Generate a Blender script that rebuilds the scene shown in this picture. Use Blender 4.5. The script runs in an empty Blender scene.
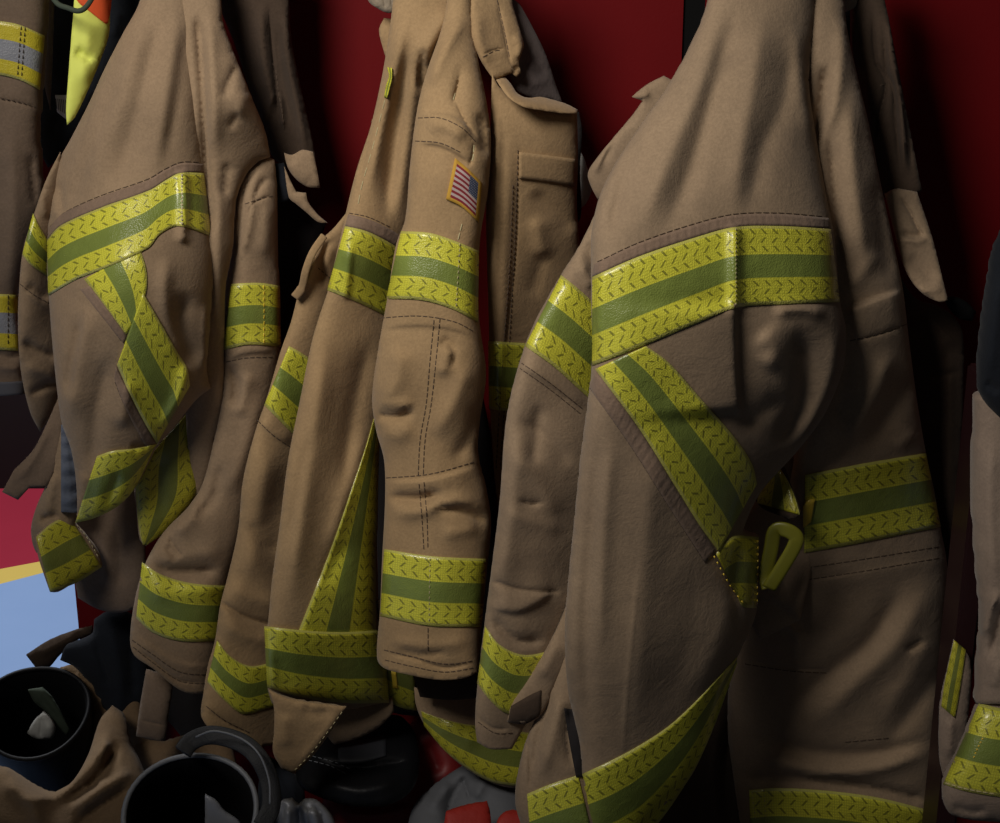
import bpy, math, random
import numpy as np
from mathutils import Vector, Matrix
from mathutils.geometry import delaunay_2d_cdt
random.seed(7); RNG = np.random.default_rng(7)
scene = bpy.context.scene
COL = scene.collection

# ------------------------------------------------------------------ camera
F = 1500.0; PITCH = math.radians(18.0); CAM = np.array([0.0, -1.6, 1.5]); W, H = 1000, 823
cp, sp = math.cos(PITCH), math.sin(PITCH)

def ray(x, y):
    """direction of the sight line through a photograph pixel, scaled so that dy = 1"""
    x = np.asarray(x, float); y = np.asarray(y, float)
    a = (x - W / 2) / F; b = -(y - H / 2) / F
    dx = a; dy = cp + b * sp; dz = -sp + b * cp
    return dx / dy, dz / dy

def at(x, y, Y):
    rx, rz = ray(x, y); d = np.asarray(Y, float) - CAM[1]
    return np.stack([CAM[0] + rx * d, CAM[1] + d + 0 * rx, CAM[2] + rz * d], -1)

YOFF = 0.0      # how far a whole garment is hung nearer or farther
def V(x, y, Y):
    return Vector(at(float(x), float(y), float(Y) + YOFF))

# ------------------------------------------------------------------ curves
def smooth_poly(pts, closed=True, ds=4.0, auto=None):
    P = [np.array(p[:2], float) for p in pts]; C = [len(p) > 2 and p[2] == 1 for p in pts]
    n = len(P); out = []
    if auto:
        for i in range(n):
            if not closed and i in (0, n - 1): continue
            u = P[i] - P[(i - 1) % n]; w = P[(i + 1) % n] - P[i]
            cs = (u @ w) / max(np.linalg.norm(u) * np.linalg.norm(w), 1e-6)
            if cs < auto: C[i] = True
    if n == 2 and not closed:
        C = [True, True]
    for i in range(n if closed else n - 1):
        j = (i + 1) % n; a, b = P[i], P[j]; L = np.linalg.norm(b - a)
        if L < 1e-6: continue
        def tan(k):
            if (not closed and k in (0, n - 1)) or C[k]: return (b - a)
            p, q = P[(k - 1) % n], P[(k + 1) % n]
            d = np.linalg.norm(P[k] - p) + np.linalg.norm(q - P[k])
            return (q - p) / max(d, 1e-6) * L
        t0, t1 = tan(i), tan(j)
        m = max(2, int(math.ceil(L / ds)))
        for s in range(m):
            t = s / m; t2, t3 = t * t, t * t * t
            out.append((2*t3-3*t2+1)*a + (t3-2*t2+t)*t0 + (-2*t3+3*t2)*b + (t3-t2)*t1)
    if not closed: out.append(P[-1])
    return np.array(out)

def resample(pts, n, smooth=True):
    q = smooth_poly(pts, False, 2.0) if smooth else np.array([p[:2] for p in pts], float)
    s = np.concatenate([[0], np.cumsum(np.linalg.norm(np.diff(q, axis=0), axis=1))])
    t = np.linspace(0, s[-1], n)
    return np.stack([np.interp(t, s, q[:, 0]), np.interp(t, s, q[:, 1])], -1), s[-1]

def inside(poly, x, y):
    r = np.zeros(x.shape, bool); n = len(poly)
    for i in range(n):
        x0, y0 = poly[i]; x1, y1 = poly[(i + 1) % n]
        if y0 == y1: continue
        c = (y0 > y) != (y1 > y)
        r ^= c & (x < (x1 - x0) * (y - y0) / (y1 - y0) + x0)
    return r

def seg_dist(line, x, y):
    """signed distance to a polyline and the position 0..1 along it"""
    best = np.full(x.shape, 1e9); sgn = np.zeros(x.shape); tt = np.zeros(x.shape)
    L = np.linalg.norm(np.diff(line, axis=0), axis=1); S = np.concatenate([[0], np.cumsum(L)])
    for i in range(len(line) - 1):
        a, b = line[i], line[i + 1]; d = b - a; l2 = max(d @ d, 1e-9)
        t = np.clip(((x - a[0]) * d[0] + (y - a[1]) * d[1]) / l2, 0, 1)
        ex = x - a[0] - t * d[0]; ey = y - a[1] - t * d[1]
        q = ex * ex + ey * ey; m = q < best
        best = np.where(m, q, best)
        sgn = np.where(m, np.sign(d[0] * ey - d[1] * ex), sgn)
        tt = np.where(m, (S[i] + t * L[i]) / S[-1], tt)
    return np.sqrt(best) * sgn, tt

# ------------------------------------------------------------------ objects
def link(o, parent=None):
    COL.objects.link(o)
    if parent is not None: o.parent = parent
    return o

def tag(o, label, cat, group=None, kind=None):
    o['label'] = label; o['category'] = cat
    if group: o['group'] = group
    if kind: o['kind'] = kind
    return o

WORLD = {}
def thing(name, loc, label, cat, group=None):
    o = bpy.data.objects.new(name, None); o.location = loc; o.empty_display_size = .05
    WORLD[o.name] = Vector(loc)
    return tag(link(o), label, cat, group)

def mesh_obj(name, verts, faces, mat, parent=None, smooth=True, uv=None, origin=None, nsm=None):
    v = np.asarray(verts, float); c = v.mean(0) if origin is None else np.asarray(origin, float)
    me = bpy.data.meshes.new(name)
    me.from_pydata((v - c).tolist(), [], [tuple(int(i) for i in f) for f in faces])
    if uv is not None:
        ul = me.uv_layers.new(name='UVMap'); uv = np.asarray(uv, float)
        idx = np.empty(len(me.loops), int); me.loops.foreach_get('vertex_index', idx)
        ul.data.foreach_set('uv', uv[idx].astype(np.float32).ravel())
    me.polygons.foreach_set('use_smooth', [smooth and (nsm is None or i < nsm) for i in range(len(me.polygons))])
    me.materials.append(mat); me.validate(); me.update()
    o = bpy.data.objects.new(name, me)
    pw = Vector((0, 0, 0)) if parent is None else WORLD[parent.name]
    o.location = Vector(c) - pw; WORLD_c = Vector(c)
    link(o, parent); WORLD[o.name] = WORLD_c
    return o

# ------------------------------------------------------------------ cloth pieces
def tps(ctrl):
    if not hasattr(ctrl, '__len__'):
        return lambda x, y: np.full(np.shape(x), float(ctrl))
    c = np.array(ctrl, float)
    if len(c) == 1: return lambda x, y: np.full(np.shape(x), c[0, 2])
    if len(c) < 4:
        if len(c) == 2:
            d = c[1, :2] - c[0, :2]; l2 = d @ d
            return lambda x, y: c[0, 2] + (c[1, 2] - c[0, 2]) * ((x - c[0, 0]) * d[0] + (y - c[0, 1]) * d[1]) / l2
        A = np.c_[c[:, :2], np.ones(3)]; k = np.linalg.lstsq(A, c[:, 2], rcond=None)[0]
        return lambda x, y: k[0] * x + k[1] * y + k[2]
    n = len(c); s = 300.0; p = c[:, :2] / s
    def U(r2): return np.where(r2 > 1e-12, r2 * np.log(np.maximum(r2, 1e-12)), 0)
    K = U(((p[:, None] - p[None]) ** 2).sum(-1)); P = np.c_[np.ones(n), p]
    A = np.zeros((n + 3, n + 3)); A[:n, :n] = K + 1e-4 * np.eye(n); A[:n, n:] = P; A[n:, :n] = P.T
    w = np.linalg.lstsq(A, np.r_[c[:, 2], 0, 0, 0], rcond=None)[0]
    def f(x, y):
        x = np.asarray(x) / s; y = np.asarray(y) / s; r = w[n] + w[n+1] * x + w[n+2] * y
        for i in range(n): r = r + w[i] * U((x - p[i, 0]) ** 2 + (y - p[i, 1]) ** 2)
        return r
    return f

PX = 0.00113     # metres covered by one photograph pixel at the coats

class Cloth:
    """a hanging piece of clothing: outline, where it hangs, how full it is, and its folds"""
    def __init__(self, name, outline, Y, mat, parent=None, full=.05, k=.6, back=None, folds=(), fat=None, step=4.0, wob=0.0, wscale=70.0, build=True, thin=.003, seed=0):
        self.poly = smooth_poly(outline, True, step, .62)
        self.fat = self.poly if fat is None else smooth_poly(fat, True, step, .62)
        _f = tps(Y); _o = YOFF; self.Yf = lambda x, y: _f(x, y) + _o; self.full = full; self.k = k; self.back = full * .6 if back is None else back
        self.thin = thin; self.wob = wob; self.wscale = wscale
        r = np.random.default_rng(seed + int(abs(outline[0][0]) * 7 + abs(outline[1][1])))
        self.waves = [(r.uniform(0, 2 * math.pi), r.uniform(0, 2 * math.pi), r.uniform(.5, 1.6)) for _ in range(7)]
        self.folds = []
        for f in folds:
            kind, pts, w, amp = f[:4]; opt = f[4] if len(f) > 4 else {}
            self.folds.append((kind, smooth_poly(pts, False, 6.0), w, amp, opt))
        self.solve(); self.mat = mat; self.step = step
        self.obj = self.build(name, mat, parent) if build else None
    def solve(self):
        lo = self.fat.min(0) - 12; hi = self.fat.max(0) + 12; self.lo = lo
        h = None
        for g in (16.0, 8.0, 4.0, 2.0):
            nx = int((hi[0] - lo[0]) / g) + 2; ny = int((hi[1] - lo[1]) / g) + 2
            X, Yy = np.meshgrid(lo[0] + g * np.arange(nx), lo[1] + g * np.arange(ny))
            m = inside(self.fat, X, Yy)
            if h is None: h = np.zeros((ny, nx))
            else: h = self.bil(h, gp, X, Yy)
            h *= m
            for _ in range({16.0: 300, 8.0: 150, 4.0: 80, 2.0: 30}[g]):
                a = np.pad(h, 1)
                h = (a[:-2, 1:-1] + a[2:, 1:-1] + a[1:-1, :-2] + a[1:-1, 2:] + g * g) / 4 * m
            gp = g
        self.h = h; self.g = gp
    def bil(self, h, g, x, y):
        fx = np.clip((x - self.lo[0]) / g, 0, h.shape[1] - 1.001); fy = np.clip((y - self.lo[1]) / g, 0, h.shape[0] - 1.001)
        i = fx.astype(int); j = fy.astype(int); u = fx - i; v = fy - j
        return (h[j, i] * (1-u) + h[j, i+1] * u) * (1-v) + (h[j+1, i] * (1-u) + h[j+1, i+1] * u) * v
    def rad(self, x, y):
        return np.sqrt(np.maximum(2 * self.bil(self.h, self.g, x, y), 0)) * PX
    def puff(self, x, y, full):
        if full <= 0: return np.zeros(np.shape(x))
        return full * np.tanh(self.rad(x, y) * self.k / full)
    def relief(self, x, y):
        z = np.zeros(np.shape(x))
        for kind, line, w, amp, opt in self.folds:
            d, t = seg_dist(line, x, y)
            e = opt.get('taper', .25)
            env = np.clip(t / e, 0, 1) * np.clip((1 - t) / e, 0, 1) if e > 0 else 1.0
            env = env * env * (3 - 2 * env) if e > 0 else 1.0
            if kind == 'r': z = z + amp * env * (.45 * np.exp(-(d / w) ** 2) + .55 * np.exp(-(np.sqrt(d * d + (.22 * w) ** 2) - .22 * w) / (.62 * w)))
            elif kind == 'v': z = z + amp * env * np.exp(-np.abs(d) / w)
            elif kind == 's':      # one side stands proud and dies away over 'reach'
                q = d / w; R = opt.get('reach', 30.0)
                z = z + amp * env * (1 / (1 + np.exp(-np.clip(q * 3, -30, 30)))) * np.exp(-(np.maximum(d, 0) / R) ** 2)
        if self.wob:
            s = self.wscale
            q = np.zeros(np.shape(x))
            for i, (a, b, f) in enumerate(self.waves):
                an = b * .5 + .2
                q = q + np.sin((x * math.cos(an) * 1.0 + y * math.sin(an) * .6) / s * 2 * math.pi * f * .6 + a + 1.3 * np.sin(y / s * 1.7 + b)) / (1 + .4 * i)
            z = z + self.wob * q * .5
        return z
    def front(self, x, y):
        x = np.asarray(x, float); y = np.asarray(y, float)
        p = self.puff(x, y, self.full)
        edge = np.clip(self.rad(x, y) / .012, 0, 1)
        return self.Yf(x, y) - p - self.relief(x, y) * (.25 + .75 * edge)
    def build(self, name, mat, parent):
        st = self.step; poly = self.poly
        lo = poly.min(0); hi = poly.max(0); xs = []
        r = 0; yy = lo[1]
        while yy < hi[1]:
            xs.append(np.stack([np.arange(lo[0] + (r % 2) * st / 2, hi[0], st), np.full(len(np.arange(lo[0] + (r % 2) * st / 2, hi[0], st)), yy)], -1))
            yy += st * .866; r += 1
        pts = np.concatenate(xs)
        extra = []
        for kind, line, w, amp, opt in self.folds:
            if w < st * 1.6:
                q, L = resample(line, max(3, int(np.linalg.norm(np.diff(line, axis=0), axis=1).sum() / 2.6)), False)
                tg = np.gradient(q, axis=0); tg /= np.maximum(np.linalg.norm(tg, axis=1)[:, None], 1e-6); nm = np.stack([-tg[:, 1], tg[:, 0]], -1)
                for o in (-1.6, -.7, 0, .7, 1.6): extra.append(q + nm * o * w)
        if extra:
            ex = np.concatenate(extra)
            # grid points give way to the crease points
            keep = np.ones(len(pts), bool)
            for i in range(0, len(pts), 2000):
                d = np.abs(pts[i:i+2000, None, :] - ex[None]).max(-1).min(1) if len(ex) else np.full(2000, 9)
                keep[i:i+2000] = d > 1.1
            pts = np.concatenate([pts[keep], ex])
        pts = pts[inside(poly, pts[:, 0], pts[:, 1])]
        d, _ = seg_dist(np.vstack([poly, poly[:1]]), pts[:, 0], pts[:, 1])
        pts = pts[np.abs(d) > 1.2]
        n = len(poly); vin = [Vector(p) for p in poly] + [Vector(p) for p in pts]
        vo, eo, fo, ov, oe, of = delaunay_2d_cdt(vin, [(i, (i + 1) % n) for i in range(n)], [list(range(n))], 1, 1e-4)
        q = np.array([tuple(v) for v in vo])
        fo = [list(f) for f in fo]
        yf = self.front(q[:, 0], q[:, 1]); yc = self.Yf(q[:, 0], q[:, 1])
        fr = at(q[:, 0], q[:, 1], yf)
        base = at(q[:, 0], q[:, 1], yc)
        bk = base.copy(); bk[:, 1] = np.maximum(yc + self.puff(q[:, 0], q[:, 1], self.back), yf + self.thin)
        # boundary loop
        cnt = {}
        for f in fo:
            for a, b in zip(f, f[1:] + f[:1]): cnt[(a, b)] = 1
        rim = [(a, b) for (a, b) in cnt if (b, a) not in cnt]
        N = len(q); faces = []
        for f in fo:
            # orient towards the viewer
            a, b, c = fr[f[0]], fr[f[1]], fr[f[2]]
            faces.append(f)
        nrm = np.cross(fr[fo[0][1]] - fr[fo[0][0]], fr[fo[0][2]] - fr[fo[0][0]])
        flip = nrm @ (CAM - fr[fo[0][0]]) < 0
        F2 = []
        for f in fo:
            F2.append(f[::-1] if flip else f); F2.append([i + N for i in (f if flip else f[::-1])])
        nfront = len(F2)
        for a, b in rim:
            F2.append([a, b, b + N, a + N] if flip else [b, a, a + N, b + N])
        return mesh_obj(name, np.vstack([fr, bk]), F2, mat, parent, nsm=nfront if self.full < .016 else None)

def strip(cl, name, top, bot, mat, parent=None, off=.0017, rows=10, puck=0.0, pw=9.0, smooth=True, ulen=None, edge=True, ext=None):
    """a band sewn on a cloth piece between two drawn edges; its UV runs along (metres) and across (0..1)"""
    L = max(np.linalg.norm(np.diff(np.array([p[:2] for p in e], float), axis=0), axis=1).sum() for e in (top, bot))
    n = max(4, int(L / 3.0))
    T, lt = resample(top, n, smooth); B, lb = resample(bot, n, smooth)
    fr = np.linspace(0, 1, rows); q = T[None] * (1 - fr[:, None, None]) + B[None] * fr[:, None, None]
    x, y = q[..., 0].ravel(), q[..., 1].ravel()
    yv = cl.front(x, y) - off
    if puck:
        u = np.tile(np.linspace(0, L, n), rows)
        yv = yv - puck * np.sin(u / pw * 2 * math.pi + np.sin(u / 31.0) * 2) * np.repeat(np.sin(np.linspace(0, math.pi, rows)), n)
    P = at(x, y, yv); Bk = at(x, y, yv + off + .0005)
    U = np.tile(np.linspace(0, (lt + lb) / 2 * PX, n), rows); Vv = np.repeat(fr, n)
    uv = np.stack([U, Vv], -1); N = len(P); fs = []
    idx = lambda r, c: r * n + c
    for r in range(rows - 1):
        for c in range(n - 1):
            f = [idx(r, c), idx(r + 1, c), idx(r + 1, c + 1), idx(r, c + 1)]
            fs.append(f)
    nr = np.cross(P[fs[0][1]] - P[fs[0][0]], P[fs[0][2]] - P[fs[0][0]])
    flip = nr @ (CAM - P[fs[0][0]]) < 0
    if flip: fs = [f[::-1] for f in fs]
    nfront = len(fs)
    rim = [idx(0, c) for c in range(n)] + [idx(r, n - 1) for r in range(1, rows)] + [idx(rows - 1, c) for c in range(n - 2, -1, -1)] + [idx(r, 0) for r in range(rows - 2, 0, -1)]
    for a, b in zip(rim, rim[1:] + rim[:1]):
        fs.append([a, b, b + N, a + N] if not flip else [b, a, a + N, b + N])
    return mesh_obj(name, np.vstack([P, Bk]), fs, mat, parent or cl.obj, uv=np.vstack([uv, uv]), nsm=nfront)

def stitches(cl, lines, mat, parent=None, dash=4.0, gap=1.6, w=.95, off=.0008, name='stitching'):
    for ln in lines:
        vs, fs = [], []
        q = smooth_poly(ln, False, 1.5)
        s = np.concatenate([[0], np.cumsum(np.linalg.norm(np.diff(q, axis=0), axis=1))]); L = s[-1]; t = 0
        while t + dash <= L:
            u = np.array([t, t + dash * .5, t + dash]); x = np.interp(u, s, q[:, 0]); y = np.interp(u, s, q[:, 1])
            d = np.array([x[-1] - x[0], y[-1] - y[0]]); d /= max(np.linalg.norm(d), 1e-6); nm = np.array([-d[1], d[0]]) * w / 2
            b = len(vs)
            for i in range(3):
                yy = float(cl.front(x[i], y[i])); lift = off if i != 1 else off * 1.7
                vs += [at(x[i] - nm[0], y[i] - nm[1], yy - off * .5), at(x[i], y[i], yy - lift), at(x[i] + nm[0], y[i] + nm[1], yy - off * .5)]
            for i in range(2):
                for j in range(2):
                    fs.append([b + i*3 + j, b + i*3 + j + 1, b + i*3 + 4 + j, b + i*3 + 3 + j])
            t += dash + gap
        if vs: mesh_obj(name, np.array(vs), fs, mat, parent or cl.obj)

def tube(name, pts, rad, mat, parent=None, flat=1.0, up=(0, -1, 0), closed=False, seg=10, caps=True, uvs=False):
    """a cord or strap along 3-D points; flat < 1 squashes it along 'up'"""
    P = [Vector(p) for p in pts]; n = len(P); vs = []; fs = []; uv = []
    up = Vector(up); S = 0
    R = rad if hasattr(rad, '__len__') else [rad] * n
    for i in range(n):
        a = P[(i - 1) % n] if closed or i > 0 else P[i]; b = P[(i + 1) % n] if closed or i < n - 1 else P[i]
        t = (b - a).normalized(); s = t.cross(up)
        s = s.normalized() if s.length > 1e-5 else t.orthogonal().normalized()
        w = s.cross(t).normalized()
        if i: S += (P[i] - P[i-1]).length
        for k in range(seg):
            an = 2 * math.pi * k / seg; c, d = math.cos(an), math.sin(an)
            e = .6 if flat < 1 else 1.0   # a strap has a squarer section than a cord
            c = math.copysign(abs(c) ** e, c); d = math.copysign(abs(d) ** e, d)
            vs.append(P[i] + s * (c * R[i]) + w * (d * R[i] * flat)); uv.append((S, .5 + .5 * c))
    for i in range(n if closed else n - 1):
        j = (i + 1) % n
        for k in range(seg):
            l = (k + 1) % seg; fs.append([i*seg+k, i*seg+l, j*seg+l, j*seg+k])
    if caps and not closed:
        fs.append(list(range(seg))[::-1]); fs.append([(n-1)*seg+k for k in range(seg)])
    return mesh_obj(name, np.array([tuple(v) for v in vs]), fs, mat, parent, uv=uv)

def spline3(pts, m=8):
    P = [Vector(p) for p in pts]; out = []
    for i in range(len(P) - 1):
        a = P[max(i-1, 0)]; b = P[i]; c = P[i+1]; d = P[min(i+2, len(P)-1)]
        for s in range(m):
            t = s / m
            out.append(.5 * ((2*b) + (c - a)*t + (2*a - 5*b + 4*c - d)*t*t + (3*b - a - 3*c + d)*t**3))
    out.append(P[-1]); return out

def box(name, lo, hi, mat, parent=None, bev=0.0, **kw):
    import bmesh
    bm = bmesh.new(); bmesh.ops.create_cube(bm, size=1)
    lo = Vector(lo); hi = Vector(hi)
    for v in bm.verts: v.co = Vector([lo[i] + (v.co[i] + .5) * (hi[i] - lo[i]) for i in range(3)])
    if bev: bmesh.ops.bevel(bm, geom=bm.edges[:], offset=bev, segments=2, affect='EDGES')
    vs = [tuple(v.co) for v in bm.verts]; bm.verts.index_update(); fs = [[v.index for v in f.verts] for f in bm.faces]
    bm.free()
    return mesh_obj(name, vs, fs, mat, parent, smooth=False)

# ------------------------------------------------------------------ materials
class NT:
    def __init__(self, name):
        m = bpy.data.materials.new(name); m.use_nodes = True; self.m = m; self.t = m.node_tree
        self.b = self.t.nodes['Principled BSDF']
    def n(self, typ, **kw):
        x = self.t.nodes.new(typ)
        for k, v in kw.items():
            if k in ('inputs',):
                for a, b in v.items(): x.inputs[a].default_value = b
            else: setattr(x, k, v)
        return x
    def l(self, a, b): self.t.links.new(a, b)
    def math(self, op, a, b=None, c=None, clamp=False):
        x = self.n('ShaderNodeMath', operation=op, use_clamp=clamp)
        for i, v in enumerate((a, b, c)):
            if v is None: continue
            if hasattr(v, 'links') or hasattr(v, 'is_linked'): self.l(v, x.inputs[i])
            else: x.inputs[i].default_value = v
        return x.outputs[0]
    def mix(self, fac, a, b, mode='MIX'):
        x = self.n('ShaderNodeMix', data_type='RGBA', blend_type=mode)
        for s, v in ((x.inputs[0], fac), (x.inputs[6], a), (x.inputs[7], b)):
            if hasattr(v, 'is_linked'): self.l(v, s)
            else: s.default_value = v if not isinstance(v, tuple) else (*v[:3], 1)
        return x.outputs[2]
    def noise(self, scale, detail=3, rough=.5, coord=None, dist=0):
        x = self.n('ShaderNodeTexNoise'); x.inputs['Scale'].default_value = scale; x.inputs['Detail'].default_value = detail
        x.inputs['Roughness'].default_value = rough; x.inputs['Distortion'].default_value = dist
        if coord is not None: self.l(coord, x.inputs['Vector'])
        return x.outputs['Fac']
    def ramp(self, fac, stops):
        x = self.n('ShaderNodeValToRGB'); self.l(fac, x.inputs[0]); e = x.color_ramp.elements
        while len(e) < len(stops): e.new(.5)
        for i, (p, c) in enumerate(stops): e[i].position = p; e[i].color = (*c, 1) if len(c) == 3 else c
        return x.outputs[0]
    def bump(self, h, strength=.5, dist=.001, prev=None):
        x = self.n('ShaderNodeBump'); x.inputs['Strength'].default_value = strength; x.inputs['Distance'].default_value = dist
        self.l(h, x.inputs['Height'])
        if prev is not None: self.l(prev, x.inputs['Normal'])
        self.l(x.outputs[0], self.b.inputs['Normal']); return x.outputs[0]
    def set(self, **kw):
        for k, v in kw.items():
            s = self.b.inputs[k.replace('_', ' ')]
            if hasattr(v, 'is_linked'): self.l(v, s)
            else: s.default_value = (*v, 1) if isinstance(v, tuple) and len(v) == 3 else v
        return self

def fabric(name, c1, c2, soil=(.09, .07, .05), rough=.92, wr=.9, soilamt=.35, sheen=.12):
    t = NT(name); co = t.n('ShaderNodeTexCoord').outputs['Object']
    a = t.noise(5.0, 4, .6, co); c = t.mix(t.ramp(a, [(.35, (0, 0, 0)), (.7, (1, 1, 1))]), c1, c2)
    s = t.noise(11.0, 5, .7, co, .6); sm = t.ramp(s, [(.52, (0, 0, 0)), (.8, (1, 1, 1))])
    c = t.mix(t.math('MULTIPLY', sm, soilamt), c, soil)
    f = t.noise(330.0, 3, .65, co); fr = t.ramp(f, [(.36, (0, 0, 0)), (.66, (1, 1, 1))]); c = t.mix(t.math('MULTIPLY', fr, .34), c, (c1[0]*.50, c1[1]*.50, c1[2]*.50))
    sp_ = t.noise(38.0, 4, .7, co, .3); c = t.mix(t.math('MULTIPLY', t.ramp(sp_, [(.45, (0,0,0)), (.8, (1,1,1))]), .30), c, (c1[0]*.62, c1[1]*.62, c1[2]*.62))
    t.set(Base_Color=c, Roughness=rough); t.b.inputs['Sheen Weight'].default_value = sheen; t.b.inputs['Sheen Roughness'].default_value = .5
    t.b.inputs['Specular IOR Level'].default_value = .15
    n1 = t.bump(t.noise(24.0, 4, .6, co, .9), wr * .27, .006)
    t.bump(f, .45, .0009, n1)
    return t.m

def plain(name, col, rough=.6, metal=0.0, spec=.5, noise=.0, nscale=30, bump=0.0):
    t = NT(name); co = t.n('ShaderNodeTexCoord').outputs['Object']
    if noise:
        c = t.mix(t.math('MULTIPLY', t.noise(nscale, 4, .6, co), noise), col, tuple(v * .35 for v in col))
        t.set(Base_Color=c)
    else: t.set(Base_Color=col)
    t.set(Roughness=rough, Metallic=metal); t.b.inputs['Specular IOR Level'].default_value = spec
    if bump: t.bump(t.noise(nscale * 2, 4, .6, co), bump, .003)
    return t.m

def tape_mat(name, yel, grn, dash, lo=.36, hi=.655, mesh=1.0, hem=(.46, .44, .12)):
    """lime retroreflective trim: two patterned lime stripes either side of a plain stripe"""
    t = NT(name); uvn = t.n('ShaderNodeTexCoord'); sep = t.n('ShaderNodeSeparateXYZ'); t.l(uvn.outputs['UV'], sep.inputs[0])
    u, v = sep.outputs[0], sep.outputs[1]; co = uvn.outputs['Object']
    inlo = t.math('LESS_THAN', v, lo); inhi = t.math('GREATER_THAN', v, hi); yz = t.math('MAXIMUM', inlo, inhi)
    # herringbone dashes, three rows in each lime stripe
    wv = t.math('ADD', t.math('MULTIPLY', inlo, t.math('DIVIDE', v, lo)), t.math('MULTIPLY', inhi, t.math('DIVIDE', t.math('SUBTRACT', v, hi), 1 - hi)))
    w4 = t.math('MULTIPLY', t.math('SUBTRACT', wv, .05), 3.3); row = t.math('FLOOR', w4); wl = t.math('SUBTRACT', w4, row)
    par = t.math('MULTIPLY', t.math('MODULO', t.math('ABSOLUTE', row), 2.0), 2.0); sg = t.math('SUBTRACT', par, 1.0)
    p = t.math('ADD', t.math('DIVIDE', u, .0132), t.math('MULTIPLY', t.math('MULTIPLY', sg, wl), .62))
    fr = t.math('FRACT', t.math('ADD', p, t.math('MULTIPLY', row, .5)))
    d1 = t.math('LESS_THAN', t.math('ABSOLUTE', t.math('SUBTRACT', fr, .5)), .105)
    d2 = t.math('LESS_THAN', t.math('ABSOLUTE', t.math('SUBTRACT', wl, .5)), .33)
    dm = t.math('MULTIPLY', t.math('MULTIPLY', d1, d2), yz)
    # fine mesh
    gu = t.math('ABSOLUTE', t.math('SINE', t.math('MULTIPLY', u, 1150.0))); gv = t.math('ABSOLUTE', t.math('SINE', t.math('MULTIPLY', v, 95.0)))
    g = t.math('MINIMUM', gu, gv); gm = t.math('MULTIPLY', t.math('LESS_THAN', g, .40), .45 * mesh)
    nz = t.noise(14.0, 4, .6, co)
    ycol = t.mix(gm, yel, tuple(c * .45 for c in yel)); ycol = t.mix(t.math('MULTIPLY', t.ramp(nz, [(.4, (0,0,0)), (.75, (1,1,1))]), .35), ycol, tuple(c * .5 for c in yel))
    gcol = t.mix(t.ramp(nz, [(.35, (0,0,0)), (.7, (1,1,1))]), grn, tuple(c * .72 for c in grn))
    c = t.mix(yz, gcol, ycol); c = t.mix(t.math('MULTIPLY', dm, .85), c, dash)
    he = t.math('MAXIMUM', t.math('LESS_THAN', v, .035), t.math('GREATER_THAN', v, .955))
    c = t.mix(t.math('MULTIPLY', he, .75), c, hem)
    t.set(Base_Color=c, Roughness=.38); t.b.inputs['Specular IOR Level'].default_value = .5
    t.b.inputs['Coat Weight'].default_value = .35; t.b.inputs['Coat Roughness'].default_value = .16
    n1 = t.bump(t.noise(45.0, 3, .6, co), .35, .004)
    vo = t.n('ShaderNodeTexVoronoi'); vo.inputs['Scale'].default_value = 650.0; t.l(co, vo.inputs['Vector'])
    n2 = t.bump(vo.outputs['Distance'], .42, .0009, n1)
    return t.m
# ================================================================== materials
TAN = fabric('tan_canvas', (.40, .268, .138), (.33, .218, .112), soil=(.15, .10, .06), soilamt=.35)
TAN_B = fabric('brown_canvas', (.335, .235, .145), (.270, .188, .115), soil=(.12, .085, .058), soilamt=.45)
TAN_D = fabric('grey_brown_canvas', (.335, .240, .152), (.265, .188, .120), soil=(.12, .09, .066), soilamt=.5)
TAN_A = fabric('faded_brown_canvas', (.22, .155, .105), (.17, .12, .085), soil=(.08, .06, .045), soilamt=.5)
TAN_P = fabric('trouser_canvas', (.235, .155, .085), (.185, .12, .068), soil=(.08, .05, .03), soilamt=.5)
TAN_E = fabric('pale_canvas', (.33, .25, .19), (.27, .20, .15), soil=(.13, .10, .08), soilamt=.4)
SEAM = fabric('seam_canvas', (.265, .182, .128), (.215, .147, .102), wr=1.2)
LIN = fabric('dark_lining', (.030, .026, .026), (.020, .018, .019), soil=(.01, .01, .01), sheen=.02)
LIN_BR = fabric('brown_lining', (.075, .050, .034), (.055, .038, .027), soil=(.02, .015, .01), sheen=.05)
COLL = fabric('collar_lining', (.16, .125, .115), (.125, .10, .095), soil=(.07, .05, .05))
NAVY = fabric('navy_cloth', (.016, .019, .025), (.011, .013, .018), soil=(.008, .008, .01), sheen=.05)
DENIM = fabric('blue_grey_lining', (.16, .18, .23), (.10, .12, .16), soil=(.03, .03, .05))
THREAD = plain('dark_thread', (.085, .056, .036), .85)
LTHREAD = plain('pale_thread_and_glint', (.46, .40, .22), .8)
LOOPM = plain('olive_lime_webbing', (.15, .145, .012), .4, noise=.4, nscale=40)
TAPE = tape_mat('lime_trim', (.70, .68, .060), (.215, .270, .055), (.17, .17, .022))
TAPE_D = tape_mat('dull_lime_trim', (.50, .47, .035), (.175, .20, .038), (.15, .145, .018))
TAPE_S = tape_mat('yellow_silver_trim', (.60, .50, .035), (.30, .31, .34), (.58, .49, .034), lo=.33, hi=.70, mesh=.3)
GOLD = plain('amber_thread', (.85, .60, .06), .3, noise=.3)
KNIT = fabric('ribbed_knit', (.36, .30, .22), (.28, .23, .17), wr=1.4)
RED = NT('red_locker_paint'); _c = RED.n('ShaderNodeTexCoord').outputs['Object']
RED.set(Base_Color=RED.mix(RED.noise(5.0, 4, .6, _c), (.150, .0035, .005), (.100, .0025, .004)), Roughness=.62); RED.b.inputs['Specular IOR Level'].default_value = .12
RED.bump(RED.noise(300.0, 2, .5, _c), .15, .001); RED = RED.m
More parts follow.
